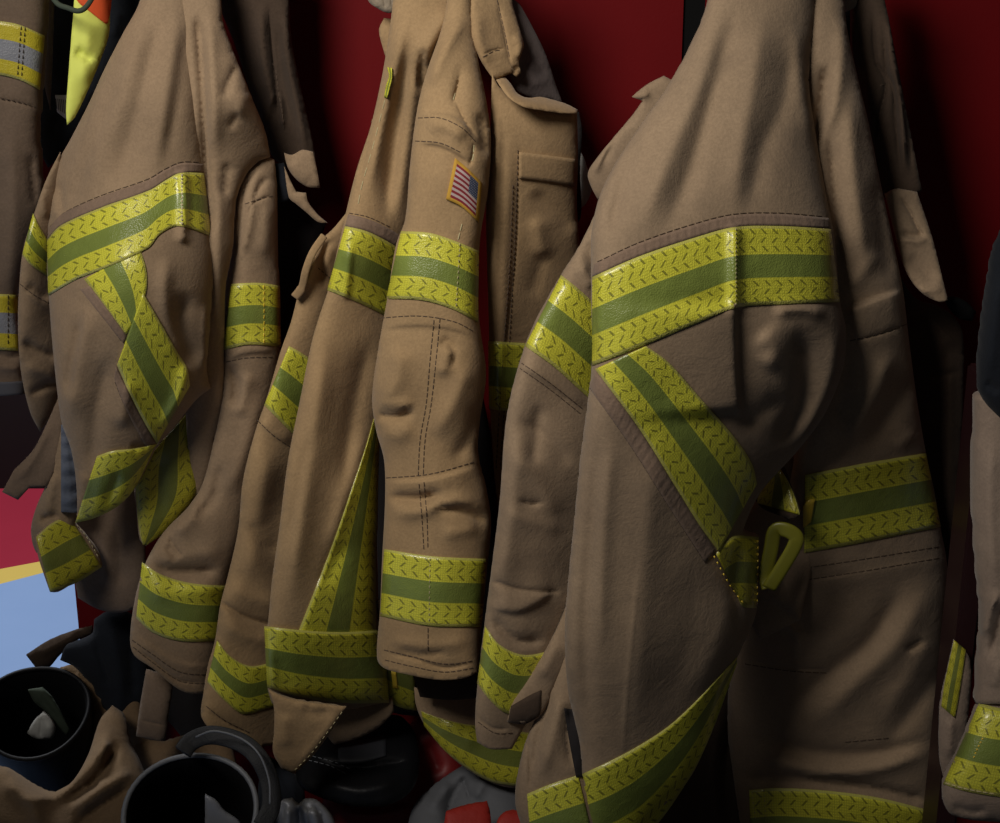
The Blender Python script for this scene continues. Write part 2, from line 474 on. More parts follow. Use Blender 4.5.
BLACK = plain('black_paint', (.004, .004, .004), .6, spec=.1)
BOOTLIN = fabric('black_boot_lining', (.008, .008, .009), (.005, .005, .006), soil=(.004, .004, .004), sheen=.0)
MAROON = plain('maroon_paint', (.020, .0055, .0065), .45, noise=.3)
RUBBER = plain('black_rubber', (.007, .007, .008), .5, spec=.18, noise=.4, nscale=18, bump=.15)
LEATHER = plain('black_leather', (.007, .0075, .009), .5, spec=.22, noise=.5, nscale=40, bump=.3)
BINDING = plain('grey_binding', (.17, .18, .20), .5, noise=.5, nscale=60)
WEB = plain('black_webbing', (.016, .017, .02), .7, noise=.4, nscale=200, bump=.4)
GREY = plain('grey_cloth', (.11, .114, .125), .85, noise=.4, nscale=14, bump=.4)
SILVER = plain('silver_cloth', (.27, .28, .31), .45, metal=.2, noise=.4, nscale=10, bump=.3)
REDC = plain('red_webbing', (.36, .020, .012), .65, noise=.3, nscale=60, bump=.25)
REDBAG = plain('red_nylon', (.20, .010, .010), .55, noise=.5, nscale=12, bump=.35)
WHITE = plain('white_cotton', (.62, .62, .58), .85, noise=.3, nscale=25, bump=.4)
GREENC = plain('dark_green_cloth', (.055, .075, .050), .85, noise=.5, nscale=20, bump=.4)
VESTY = plain('hivis_yellow', (.78, .85, .16), .8, noise=.25, nscale=14, bump=.3)
VESTO = plain('hivis_orange', (.80, .105, .020), .8, noise=.25, nscale=14, bump=.3)
WOOD = plain('brown_board', (.05, .030, .02), .6, noise=.5, nscale=6)

# ================================================================== the place
def X(px, py, Y): return float(at(px, py, Y)[0])
PY = .245
xl = X(76, 600, PY); xm0 = X(683, 20, PY); xm1 = X(705, 20, PY)
def struct(o):
    o['kind'] = 'structure'; return o
struct(box('wall_back', (xl, PY, .02), (xm0, PY + .02, 1.95), RED))
struct(box('wall_right', (xm1, PY, .02), (1.15, PY + .02, 1.95), RED))
struct(box('trim_1', (xm0, PY + .004, .02), (xm1, PY + .03, 1.95), BLACK))
# station floor: red, a yellow line, then blue nearer the lockers
FL = NT('painted_floor'); co = FL.n('ShaderNodeTexCoord').outputs['Object']; sep = FL.n('ShaderNodeSeparateXYZ'); FL.l(co, sep.inputs[0])
p1 = at(0, 575.5, 0); g = {}
def fl(px, py):
    rx, rz = ray(px, py); d = -CAM[2] / rz; return np.array([CAM[0] + float(rx) * d, CAM[1] + float(d)])
a0, a1 = fl(0, 584), fl(48, 571.5); b0, b1 = fl(0, 569), fl(48, 560)
def lin(p, q):
    d = q - p; n = np.array([-d[1], d[0]]); n /= np.linalg.norm(n)
    if n[1] < 0: n = -n
    return n, float(n @ p)
n1, c1 = lin(a0, a1); n2, c2 = lin(b0, b1)
def side(n, c): return FL.math('GREATER_THAN', FL.math('ADD', FL.math('MULTIPLY', sep.outputs[0], float(n[0])), FL.math('MULTIPLY', sep.outputs[1], float(n[1]))), float(c))
nz = FL.noise(2.5, 5, .6, co)
blue = FL.mix(nz, (.34, .49, .80), (.26, .40, .70)); redf = FL.mix(nz, (.42, .030, .060), (.33, .022, .045))
colr = FL.mix(side(n1, c1), blue, (.80, .58, .14)); colr = FL.mix(side(n2, c2), colr, redf)
FL.set(Base_Color=colr, Roughness=.5); FL.b.inputs['Specular IOR Level'].default_value = .2; FL = FL.m
def slab(name, lo, hi, mat):
    vs = [(x, y, z) for z in (lo[2], hi[2]) for x, y in ((lo[0], lo[1]), (hi[0], lo[1]), (hi[0], hi[1]), (lo[0], hi[1]))]
    return struct(mesh_obj(name, vs, [(3,2,1,0),(4,5,6,7),(0,1,5,4),(1,2,6,5),(2,3,7,6),(3,0,4,7)], mat, None, False, origin=(0, 0, 0)))
slab('floor', (-4.0, -2.6, -.05), (2.4, 4.2, 0), FL)
FARW = plain('far_wall_paint', (.005, .0015, .002), .8, noise=.3, nscale=2)
slab('wall_far', (-4.0, 2.32, 0), (2.4, 2.42, 2.9), FARW)
# locker shelf the boots stand on
SH = .20
struct(box('trim_2', (-.49, -.62, SH - .03), (1.05, PY, SH), WOOD, bev=.004))
struct(box('trim_3', (-.49, -.60, 0), (1.05, PY - .02, SH - .03), MAROON))

# ================================================================== helpers for coats
def R(pts, w, a, **o): return ('r', pts, w, a, o)
def G(pts, w, a, **o): return ('r', pts, w, -a, o)
def VG(pts, w, a, **o): return ('v', pts, w, -a, o)
def S(pts, w, a, **o): return ('s', pts, w, a, o)
GRP = 'turnout coats hung along the red lockers'
def coat(px, py, Y, label): return thing('turnout_coat', at(px, py, Y), label, 'coat', GRP)
def T(cl, top, bot, mat=TAPE, **k): return strip(cl, 'reflective_trim', top, bot, mat, **k)
def band_seam(cl, top, bot, **k): return strip(cl, 'seam_band', top, bot, SEAM, off=.0016, rows=5, puck=.0009, pw=8.0, **k)

# ================================================================== COAT D: large coat on the right
YOFF = -.12
D = coat(760, 790, .02, 'large grey-brown coat with a broad lime band and diagonal stripe, right of the flag-sleeved coat')
dbody = Cloth('back_panel', [(716,-70),(709,0),(690,48),(668,88),(640,128),(612,172),(598,205),(592,240),(592,300),(593,360),(589,400),(581,460),(574,530),(568,590),(565,640),(568,690),(574,718),(580,745),(582,772),(586,795),(592,850,1),(630,850,1),(655,815),(685,785),(702,755),(713,720),(725,688),(738,656),(751,628),(757,608),(757,575),(759,536,1),(742,533),(752,508),(764,488),(782,468),(802,446),(826,412),(843,368),(846,330),(840,302),(834,235),(826,195),(815,130),(809,80),(815,25),(822,-70)],
    [(760,-60,.13),(715,100,.07),(700,300,.0),(650,500,.0),(650,800,.03),(800,330,.035),(770,480,.07),(830,230,.065)], TAN_D, D, full=.075, k=.75, back=.03, wob=.006, wscale=120, step=4.5, folds=[
    R([(724,0),(702,80),(672,150),(636,245)], 17, .010), G([(738,0),(710,100),(690,170),(662,238)], 13, .009),
    R([(765,0),(754,80),(742,150),(735,226)], 16, .009), G([(796,30),(780,110),(762,150),(746,222)], 15, .008),
    R([(795,20),(800,80),(815,150)], 9, .007), G([(640,130),(620,190),(610,240)], 8, .009),
    R([(735,222),(735,312)], 7, .010, taper=.1), R([(603,250),(600,300),(601,362)], 7, .005),
    S([(736,300),(737,360),(741,418)], 3, .016, reach=70, taper=.12), R([(760,330),(775,350),(765,372)], 14, .010), G([(796,322),(806,370),(792,425),(770,452)], 14, .022), R([(832,325),(834,370),(812,420),(790,452)], 9, .012),
    R([(770,312),(800,310),(830,314)], 7, .008), G([(735,430),(790,395)], 12, .008),
    R([(660,420),(648,520),(640,640),(632,760)], 20, .007), G([(690,560),(690,640),(660,720)], 24, .004), R([(735,580),(720,640),(690,700)], 16, .005),
    G([(600,420),(592,520),(585,640),(590,740)], 9, .007), R([(612,430),(602,540),(600,660)], 9, .006), R([(640,560),(628,680),(622,768)], 3.0, .0016),
    G([(745,540),(735,590),(745,640)], 8, .008)])
T(dbody, [(592,277),(640,256),(700,236),(735,227),(780,226),(831,229)], [(592,366),(640,347),(700,322),(735,308),(790,304),(840,302)], rows=16)
band_seam(dbody, [(594,264),(640,243),(700,223),(735,215),(780,214),(829,218)], [(592,277),(640,256),(700,236),(735,227),(780,226),(831,229)])
stitches(dbody, [[(597,262),(640,242),(700,222),(735,214),(780,213),(828,217)]], THREAD, dash=6)
T(dbody, [(646,346),(668,362),(700,398),(735,438),(752,464),(757,484)], [(595,369),(640,430),(680,494),(700,526),(719,552)], rows=16, off=.003)
band_seam(dbody, [(596,372),(640,431),(680,495),(716,551)], [(589,388),(630,445),(668,505),(705,562)])
stitches(dbody, [[(590,388),(630,445),(668,505),(706,564)], [(596,384),(636,440),(674,500)]], THREAD, dash=5)
T(dbody, [(580,775),(610,761),(640,745),(670,725),(700,697),(737,657)], [(590,862),(620,852),(650,832),(682,790),(706,746),(737,664)], rows=14)
T(dbody, [(716,554),(724,544),(734,536),(759,537)], [(738,598),(742,606),(748,608),(757,608)], TAPE_D, rows=12)
stitches(dbody, [[(736,228),(736,306)]], LTHREAD, dash=2.2, gap=2.2, off=.0022)  # pale dashes painted as the glint along the band's crease
stitches(dbody, [[(714,556),(730,585),(744,604)], [(758,540),(757,606)]], GOLD, dash=2.6, gap=4, w=1.8, off=.0062, name='gold_stitching')

dflap = Cloth('front_flap', [(570,625),(556,672),(541,710),(527,740),(519,770),(515,800),(520,822),(530,850),(604,850),(598,800),(590,740),(585,660)], [(550,640,.02),(540,840,-.005)], TAN_D, D, full=.035, k=.7, back=.015, folds=[
    G([(555,690),(540,730),(531,780)], 5, .007), R([(562,690),(552,740),(540,780)], 7, .006), VG([(528,735),(530,770),(530,792)], 2.5, .004), G([(572,700),(568,740),(574,770)], 5, .008)])
strip(dflap, 'slit_shade', [(564,708),(569,740),(576,777)], [(576,710),(583,742),(584,777)], LIN, rows=5, off=.003)  # dark strip that paints the shade inside the slit opening
T(dflap, [(527,794),(548,785),(578,775)], [(533,872),(560,864),(596,852)], rows=14)

dsl = Cloth('sleeve', [(604,196),(592,222),(578,250),(562,275),(541,312),(526,345),(512,392),(505,432),(500,500),(493,560),(485,622),(478,682),(475,722),(477,742),(490,749),(512,749),(530,716),(560,655),(596,600),(622,560),(640,450),(640,300),(636,220)],
    [(610,210,.075),(560,350,.06),(540,500,.055),(500,730,.03),(620,450,.11)], TAN_D, D, full=.055, k=.85, back=.03, wob=.004, wscale=60, fat=[(604,196),(592,222),(578,250),(562,275),(541,312),(526,345),(512,392),(505,432),(500,500),(493,560),(485,622),(478,682),(472,742),(466,820),(560,820),(580,700),(622,560),(640,450),(640,300),(636,220)], folds=[
    S([(512,362),(545,382),(588,412)][::-1], 3, .004, reach=14), G([(585,240),(600,280)], 7, .008), R([(580,262),(592,290)], 5, .005),
    G([(512,420),(540,432),(575,470)], 8, .005), R([(505,455),(530,470),(560,520)], 12, .005), VG([(516,499),(530,504),(546,502)], 3, .006, taper=.4), R([(500,510),(525,520),(565,530)], 9, .004),
    VG([(489,580),(520,590),(562,592)], 3, .006, taper=.15), S([(560,590),(520,612),(486,608)], 3, .008, reach=22), G([(488,615),(515,640),(548,640)], 6, .009),
    R([(520,420),(510,520),(500,600)], 14, .007), G([(540,400),(532,470)], 8, .006), VG([(477,716),(492,728),(512,729)], 2, .003)])
T(dsl, [(561,275),(575,286),(592,301),(606,314)], [(525,346),(553,366),(581,391),(600,408)], rows=12)
stitches(dsl, [[(520,362),(550,383),(584,410)], [(518,367),(548,388),(582,415)], [(478,722),(495,733),(514,733)]], THREAD, dash=5)
T(dsl, [(485,626),(500,645),(525,655),(560,648)], [(477,683),(489,699),(506,713),(530,716)], rows=12)
dwf = Cloth('wrist_flap', [(572,590),(560,622),(543,655),(524,685),(508,708),(507,722),(520,724),(540,716),(560,676),(585,630),(592,596)], [(570,600,.03),(515,715,.0)], TAN_D, D, full=.012, k=.6, back=.006, folds=[R([(558,640),(540,680)], 9, .006)])
strip(dwf, 'flap_tab', [(511,706),(530,695),(541,690)], [(508,722),(525,724),(540,716)], LIN_BR, rows=5)

dsh = Cloth('shoulder_panel', [(664,76),(650,83),(640,90),(632,97),(643,101),(633,115),(612,140),(599,156),(588,173),(590,184),(598,200),(630,190),(660,140),(690,90)], .12, TAN_D, D, full=.010, k=.7, folds=[R([(636,98),(650,92)], 4, .006), G([(640,104),(615,140),(598,170)], 4, .008), R([(632,118),(608,150),(592,176)], 4, .006)])

dfront = Cloth('front_panel', [(806,-70),(800,20),(806,100),(812,200),(820,300),(815,380),(800,440),(785,500),(765,560),(748,612),(735,660),(728,720),(734,780),(744,850,1),(932,850,1),(936,790),(941,700),(945,620),(948,580),(946,556),(941,530),(934,490),(926,453),(917,400),(909,340),(903,290),(893,240),(880,180),(868,120),(856,70),(846,20),(840,-70)],
    [(820,-60,.16),(840,200,.105),(860,420,.15),(840,600,.21),(840,840,.29),(930,500,.24),(740,700,.26),(930,840,.30)], TAN_D, D, full=.05, k=.75, back=.03, wob=.003, wscale=90, step=4.5, folds=[
    R([(838,10),(842,50),(838,90),(826,140)], 8, .009), G([(826,60),(822,100),(812,150)], 7, .014), R([(850,80),(852,150),(860,220),(868,280)], 13, .014), G([(828,120),(836,200),(842,290)], 7, .012), G([(876,170),(884,240),(893,285)], 8, .008),
    S([(843,311),(870,301),(904,289)], 2.5, .012, reach=60), R([(850,290),(880,250)], 10, .006), VG([(850,342),(880,334),(906,325)], 1.6, .003),
    R([(893,345),(880,380),(862,415),(845,445)], 11, .012), G([(918,370),(885,420),(860,452)], 12, .010), R([(915,430),(895,450)], 8, .006), G([(850,340),(845,380),(835,430)], 12, .008),
    S([(944,556),(870,570),(805,580)][::-1], 2.5, -.005, reach=60), S([(804,582),(870,570),(946,556)], 2.5, .006, reach=14), R([(935,570),(900,640),(850,690),(800,735)], 17, .012), G([(905,580),(870,640),(820,680),(780,720)], 13, .013), R([(935,630),(900,690),(880,720)], 12, .006), G([(925,640),(905,652)], 4, .006), G([(950,660),(905,720),(880,750)], 13, .01),
    VG([(745,660),(790,668),(830,670)], 2.2, .003), R([(740,612),(765,610),(800,640),(790,665)], 6, .008), G([(750,735),(820,752),(880,752),(940,735)], 8, .010), R([(745,752),(820,772),(880,768),(938,748)], 8, .012), G([(745,778),(800,780),(870,788),(930,802)], 6, .012, taper=.1)])
T(dfront, [(805,475),(850,466),(890,459),(926,453)], [(804,553),(850,545),(900,535),(941,527)], rows=14)
T(dfront, [(749,790),(780,788),(830,791),(880,798),(932,811)], [(752,868),(780,866),(830,869),(880,874),(932,884)], TAPE, rows=12)
stitches(dfront, [[(806,568),(870,558),(943,546)], [(806,580),(870,570),(945,557)], [(850,341),(880,333),(907,324)], [(745,664),(790,671),(830,673)], [(845,742),(890,738)]], THREAD, dash=6)
stitches(dfront, [[(752,792),(756,822)], [(764,790),(766,822)]], LTHREAD, dash=2, gap=3, off=.0022)
strip(dfront, 'gold_spot', [(803,506),(808,500),(815,499)], [(803,528),(806,526),(811,522)], GOLD, off=.006, rows=6)

dcol = Cloth('storm_flap', [(846,-70),(851,-10),(851,35),(853,60),(861,100),(869,140),(877,185),(886,200),(900,200),(914,196),(922,190),(914,150),(906,108),(897,62),(889,20),(883,-10),(878,-70)], [(865,-60,.21),(880,100,.20),(900,200,.19)], LIN_BR, D, full=.02, k=.6, folds=[
    R([(858,0),(853,40),(856,70)], 4, .010), VG([(872,5),(876,60),(886,84),(878,120),(874,160)], 2.5, .008), R([(888,10),(892,60),(901,100),(905,180)], 4.5, .010), VG([(884,20),(886,70),(893,90),(896,130),(902,180)], 2.5, .007), R([(868,60),(872,120),(880,180)], 5, .006), G([(898,70),(906,120),(913,180)], 3, .005)])
stitches(dcol, [[(880,86),(886,84),(879,120)]], THREAD)
dpf = Cloth('pocket_flap', [(885,194),(896,189),(906,190),(917,192),(924,212),(933,240),(940,268),(948,300),(940,302),(922,293),(908,275),(899,250),(892,222)], [(890,195,.17),(945,300,.14),(920,195,.18),(905,280,.15)], TAN_D, D, full=.007, k=.6, folds=[
    VG([(898,194),(910,212),(920,232),(928,238)], 2, .006), R([(899,238),(915,241),(928,240)], 4, .005), G([(899,234),(915,236),(926,235)], 4, .005), R([(915,290),(930,290),(943,289)], 4, .005), G([(905,255),(925,270),(940,280)], 8, .005)])
Cloth('lining', [(896,262),(905,285),(918,300),(938,306),(955,318),(963,335),(963,400),(960,470),(957,540),(952,620),(930,620),(915,480),(900,380)], [(910,280,.26),(940,500,.29),(960,300,.24)], LIN_BR, D, full=.018, k=.5, folds=[R([(950,330),(950,420),(948,540)], 6, .006), S([(925,298),(940,325),(960,345)], 3, .006), G([(910,360),(935,374),(962,372)], 4, .004)])
Cloth('lining', [(838,-60),(842,10),(850,60),(858,110),(868,160),(884,170),(876,100),(868,40),(864,-60)], .26, LIN, D, full=.01, k=.5)  # added black sheet, stands in for the dark gap beside the collar
Cloth('clip', [(944,298),(956,297),(968,303),(976,312),(972,321),(960,319),(950,310)], .18, BLACK, D, full=.008, k=.9)
dk = Cloth('knit_collar', [(832,-40),(838,4),(846,12),(856,6),(862,-40)], .20, KNIT, D, full=.015, k=.7)
# buckle strap between the two halves
dstr = Cloth('buckle_strap', [(776,462),(784,466),(790,482),(797,500),(801,514),(792,519),(775,514),(762,508),(755,500),(764,486)], [(780,465,.11),(790,515,.08),(760,500,.11)], LIN_BR, D, full=.010, k=.6)
T(dstr, [(777,464),(788,481),(796,500),(800,515)], [(774,466),(766,482),(758,497),(757,503)], TAPE_D, rows=8)
tube('buckle_loop', spline3([V(769,588,.06), V(783,566,.056), V(794,547,.054), V(796,537,.054), V(786,530,.056), V(775,531,.06), V(771,550,.064), V(766,574,.066), V(769,588,.06)], 6), .0085, LOOPM, D, flat=.28)
Cloth('strap_shadow_panel', [(735,530),(765,490),(775,450),(808,462),(806,520),(812,560),(800,620),(760,640),(745,610)], .15, TAN_D, D, full=.01, k=.5, folds=[S([(802,650),(795,618),(780,604),(758,600)], 3, .008, reach=30)])

# ================================================================== COAT C: middle coat with flag patch
YOFF = 0.0
C = coat(400, 700, .02, 'tan coat with a flag patch on its sleeve, hanging in the middle')
cb = Cloth('back_panel', [(398,-70),(393,0),(388,40),(382,76),(371,125),(358,165),(350,195),(343,226),(335,260),(328,290),(318,320),(311,345),(300,400),(288,460),(279,530),(272,580),(268,622),(265,640),(266,665),(268,690),(272,704,1),(300,706),(348,709,1),(368,706),(389,702),(384,660),(378,610),(377,520),(379,450),(384,400),(398,340),(412,280),(424,220),(428,160),(436,100),(450,40),(472,0),(474,-70)],
    [(420,-60,.12),(400,120,.08),(350,240,.03),(330,450,.0),(310,640,-.01),(285,705,-.005),(380,300,.07),(378,600,.045),(440,40,.06)], TAN, C, full=.06, k=.75, back=.03, wob=.004, wscale=90, folds=[
    R([(405,10),(395,70),(380,130),(368,200)], 7, .010), G([(412,30),(400,100),(392,160),(385,230)], 9, .014), R([(425,20),(416,70),(408,130),(395,230)], 9, .010), R([(455,5),(435,35),(420,70)], 9, .012), G([(424,45),(420,75),(424,95)], 6, .012), G([(470,18),(450,40),(430,72)], 5, .012),
    VG([(378,95),(366,150),(355,200)], 2, .003), G([(352,170),(346,200),(345,220)], 5, .006),
    R([(350,245),(345,300)], 4, .006, taper=.1), R([(330,320),(315,420),(300,520),(290,620)], 15, .012), G([(372,330),(350,430),(345,500)], 13, .010), G([(315,420),(300,480),(285,560)], 8, .006), R([(368,420),(350,480),(325,560)], 9, .008), G([(345,540),(322,590)], 8, .006),
    R([(270,640),(275,690)], 5, .006), S([(388,702),(340,703),(268,690)], 3, .005, reach=20), G([(300,705),(330,712)], 5, .004)])
tl = Cloth('tail', [(269,690),(274,708),(274,730),(273,752),(281,768,1),(294,774,1),(312,757),(330,733),(346,707,1),(322,704),(300,701),(284,697)], [(280,700,-.045),(335,705,-.04),(285,770,-.035)], TAN, C, full=.009, k=.6, back=.008, folds=[R([(285,712),(284,750)], 9, .005), G([(300,708),(318,714),(335,708)], 6, .004), R([(340,712),(318,740),(296,766)], 4, .003)])
stitches(tl, [[(342,712),(327,733),(310,755),(294,771)]], LTHREAD, dash=3, gap=3, w=.9)
T(cb, [(345,226),(366,231),(385,240),(400,249)], [(327,290),(345,297),(366,306),(388,317)], rows=12)
band_seam(cb, [(348,214),(368,219),(388,228),(404,238)], [(345,226),(366,231),(385,240),(400,249)])
stitches(cb, [[(349,213),(368,217),(390,227)], [(350,217),(370,222),(392,232)]], THREAD, dash=4)
T(cb, [(374,418),(366,446),(353,485),(334,540),(314,592),(298,632)], [(380,424),(379,460),(377,520),(376,580),(376,634)], rows=12)
T(cb, [(264,626),(300,630),(340,632),(384,630)], [(267,687),(300,697),(345,703),(389,703)], rows=14, off=.0042)
stitches(cb, [[(385,100),(372,150),(362,185),(358,205)]], LTHREAD, dash=9, gap=5, w=.9)
strip(cb, 'trim_tab', [(387,67),(389,76),(386,85),(384,97)], [(392,68),(392,78),(390,87),(387,98)], TAPE, rows=6, off=.004)
Cloth('shoulder_yoke', [(384,18),(379,30),(384,52),(388,66),(384,100),(376,112),(371,122),(378,124),(390,100),(400,60),(400,20)], .12, TAN, C, full=.012, k=.7)
Cloth('knit_collar', [(366,-40),(368,0),(377,8),(388,13),(398,11),(402,-40)], [(366,-40,.10),(400,10,.09)], KNIT, C, full=.02, k=.8, folds=[VG([(372,-20),(378,6)], 1.5, .003), VG([(380,-20),(386,10)], 1.5, .003), VG([(388,-20),(393,10)], 1.5, .003)])
Cloth('inner_hem', [(338,706),(365,703),(392,698),(394,712),(378,728),(356,739),(334,745),(326,735)], .07, TAN_B, C, full=.02, k=.6)

cl = Cloth('sleeve', [(347,212),(334,228),(322,240),(306,265),(299,290),(291,322),(281,350),(266,400),(255,432),(243,480),(238,530),(228,575),(220,606),(215,640),(208,665),(203,695),(201,715),(208,727),(225,740),(255,747),(285,742),(300,700),(310,600),(318,500),(330,400),(345,300),(358,240)],
    [(340,225,.08),(300,350,.06),(260,500,.05),(230,700,.02),(310,600,.10)], TAN, C, full=.05, k=.85, back=.045, wob=.003, wscale=50, fat=[(347,212),(334,228),(322,240),(306,265),(299,290),(291,322),(281,350),(266,400),(255,432),(243,480),(238,530),(228,575),(220,606),(215,640),(208,665),(203,695),(196,740),(190,820),(300,820),(310,600),(318,500),(330,400),(345,300),(358,240)], folds=[
    R([(318,250),(304,290)], 5, .008), G([(330,235),(322,262),(325,290)], 5, .010), S([(335,232),(318,262),(305,300)], 3, .006, reach=20), VG([(322,272),(340,290)], 1.5, .003),
    S([(256,420),(272,434),(292,446)][::-1], 3, .004, reach=12), R([(270,440),(258,520),(246,590)], 14, .007), G([(250,520),(264,545),(284,548)], 9, .005), R([(228,582),(250,598),(284,606)], 10, .006), VG([(220,602),(245,617),(286,628)], 3, .008, taper=.1), R([(219,622),(250,637),(284,642)], 9, .006), VG([(206,710),(225,722),(250,735)], 2, .003)])
T(cl, [(289,346),(300,352),(313,361),(328,372)], [(264,405),(277,418),(292,433),(308,446)], rows=12)
stitches(cl, [[(257,420),(274,436),(292,448)], [(206,706),(224,720),(250,733)]], THREAD, dash=5)
stitches(cl, [[(318,268),(330,278),(342,292)]], THREAD, dash=3, w=1.0)
T(cl, [(217,640),(230,656),(250,666),(272,662),(290,655)], [(207,682),(224,700),(243,714),(263,710),(290,702)], rows=12)
tube('hanger_loop', spline3([V(324,236,.035), V(313,252,.022), V(306,270,.022), V(302,287,.028), V(295,297,.03)], 8), [.0042]*25 + [.005]*8, TAN, C, flat=.5)

cs = Cloth('sleeve', [(450,-70),(447,0),(441,30),(426,74),(417,110),(410,165),(405,220),(396,245),(387,300),(378,350),(372,398),(376,430),(384,460),(385,500),(382,560),(380,610),(377,658),(384,668),(405,674),(440,680),(465,678),(478,672),(482,622),(487,570),(491,525),(486,490),(478,455),(480,420),(486,375),(480,330),(478,300),(480,240),(488,190),(491,140),(486,100),(478,60),(472,20),(474,-70)],
    [(460,-60,.06),(450,120,.0),(430,260,-.015),(430,450,-.02),(430,660,-.03)], TAN, C, full=.065, k=.95, back=.05, wob=.003, wscale=55, fat=[(450,-120),(447,0),(441,30),(426,74),(417,110),(410,165),(405,220),(396,245),(387,300),(378,350),(372,398),(376,430),(384,460),(385,500),(382,560),(380,610),(376,668),(372,760),(490,760),(482,670),(482,622),(487,570),(491,525),(486,490),(478,455),(480,420),(486,375),(480,330),(478,300),(480,240),(488,190),(491,140),(486,100),(478,60),(472,20),(474,-120)], folds=[
    R([(466,14),(445,50),(428,90)], 7, .008), G([(462,60),(455,110)], 8, .005), VG([(460,75),(455,95),(452,105)], 1.6, .005), S([(478,138),(462,122),(445,114),(418,112)][::-1], 2.2, .006, reach=16), VG([(455,100),(466,122),(478,140)], 2, .005), S([(416,144),(440,146),(460,156),(474,168)], 2.0, -.005, reach=18), R([(425,128),(445,126),(465,140)], 7, .005), VG([(474,142),(472,158),(468,168)], 1.5, .004), G([(480,110),(486,160)], 6, .008),
    S([(372,330),(420,326),(460,332),(480,345)], 2.2, -.003, reach=16), R([(400,345),(396,380),(380,405)], 12, .009), R([(373,401),(395,405),(416,404)], 6, .006), G([(374,415),(398,417),(416,409)], 5, .010), R([(380,430),(398,436),(412,424)], 10, .006), R([(450,345),(447,360),(440,378)], 8, .007), G([(440,350),(446,340),(455,352),(450,372)], 4, .005), R([(470,360),(455,400),(432,440)], 11, .008), G([(480,400),(468,440),(450,465)], 9, .008),
    S([(384,482),(430,479),(480,465)], 2.0, .005, reach=16), G([(386,497),(420,498),(445,492)], 5, .012), R([(385,512),(420,512),(460,500),(488,510)], 7, .008), G([(430,508),(465,512),(490,525)], 5, .009), R([(440,535),(480,528)], 8, .005), VG([(382,652),(410,658),(445,668),(476,662)], 2, .004), R([(385,640),(430,646),(476,640)], 7, .004), G([(395,648),(420,655),(450,652)], 4, .004)])
T(cs, [(401,231),(430,233),(455,241),(479,251)], [(386,299),(420,300),(450,308),(478,322)], rows=14)
T(cs, [(384,549),(430,556),(486,559)], [(380,616),(430,626),(482,627)], rows=14)
stitches(cs, [[(440,318),(436,360),(431,405),(425,440),(423,480)], [(434,320),(430,360),(426,405),(420,440),(418,480)], [(424,482),(427,520),(428,552)], [(419,484),(422,520),(424,552)], [(380,318),(420,316),(455,322),(478,334)], [(386,478),(430,474),(478,461)], [(384,650),(410,656),(445,664),(478,660)], [(385,660),(410,666),(445,672),(478,667)], [(418,118),(440,118),(462,128),(476,142)], [(415,141),(440,143),(462,153)], [(428,628),(428,655)], [(424,558),(427,600),(428,626)]], THREAD, dash=4.5)
stitches(cs, [[(474,145),(473,158),(469,168)], [(455,93),(452,104)], [(462,224),(458,240)]], LTHREAD, dash=7, gap=2, w=1.2)
stitches(cs, [[(460,243),(456,308)], [(430,558),(429,624)]], LTHREAD, dash=3, gap=2.5, w=1.1, off=.0022)
FLG = NT('flag_weave'); uvn = FLG.n('ShaderNodeTexCoord'); sep = FLG.n('ShaderNodeSeparateXYZ'); FLG.l(uvn.outputs['UV'], sep.inputs[0])
PLEN = np.hypot(27, 25) * PX
u0 = FLG.math('DIVIDE', sep.outputs[0], PLEN); v0 = sep.outputs[1]
bd = FLG.math('MAXIMUM', FLG.math('MAXIMUM', FLG.math('LESS_THAN', u0, .10), FLG.math('GREATER_THAN', u0, .93)), FLG.math('MAXIMUM', FLG.math('LESS_THAN', v0, .085), FLG.math('GREATER_THAN', v0, .915)))
fu = FLG.math('DIVIDE', FLG.math('SUBTRACT', u0, .10), .83); fv = FLG.math('DIVIDE', FLG.math('SUBTRACT', v0, .085), .83)
st = FLG.math('MODULO', FLG.math('FLOOR', FLG.math('MULTIPLY', fv, 13.0)), 2.0)
can = FLG.math('MULTIPLY', FLG.math('GREATER_THAN', fu, .60), FLG.math('LESS_THAN', fv, 7/13))
def frac(a, n): return FLG.math('ABSOLUTE', FLG.math('SUBTRACT', FLG.math('FRACT', FLG.math('MULTIPLY', a, n)), .5))
star = FLG.math('LESS_THAN', FLG.math('ADD', frac(FLG.math('SUBTRACT', fu, .60), 15.0), frac(fv, 13.0)), .22)
c = FLG.mix(st, (.20, .014, .022), (.42, .33, .31)); c = FLG.mix(can, c, FLG.mix(star, (.036, .045, .085), (.3, .3, .32))); c = FLG.mix(bd, c, (.48, .27, .03))
FLG.set(Base_Color=c, Roughness=.85); FLG.bump(FLG.noise(500.0, 2, .5, uvn.outputs['Object']), .3, .001)
fp = strip(cs, 'flag_patch', [(455,158),(467,168),(482,183)], [(446,199),(462,207),(479,223)], FLG.m, rows=14, off=.0035)

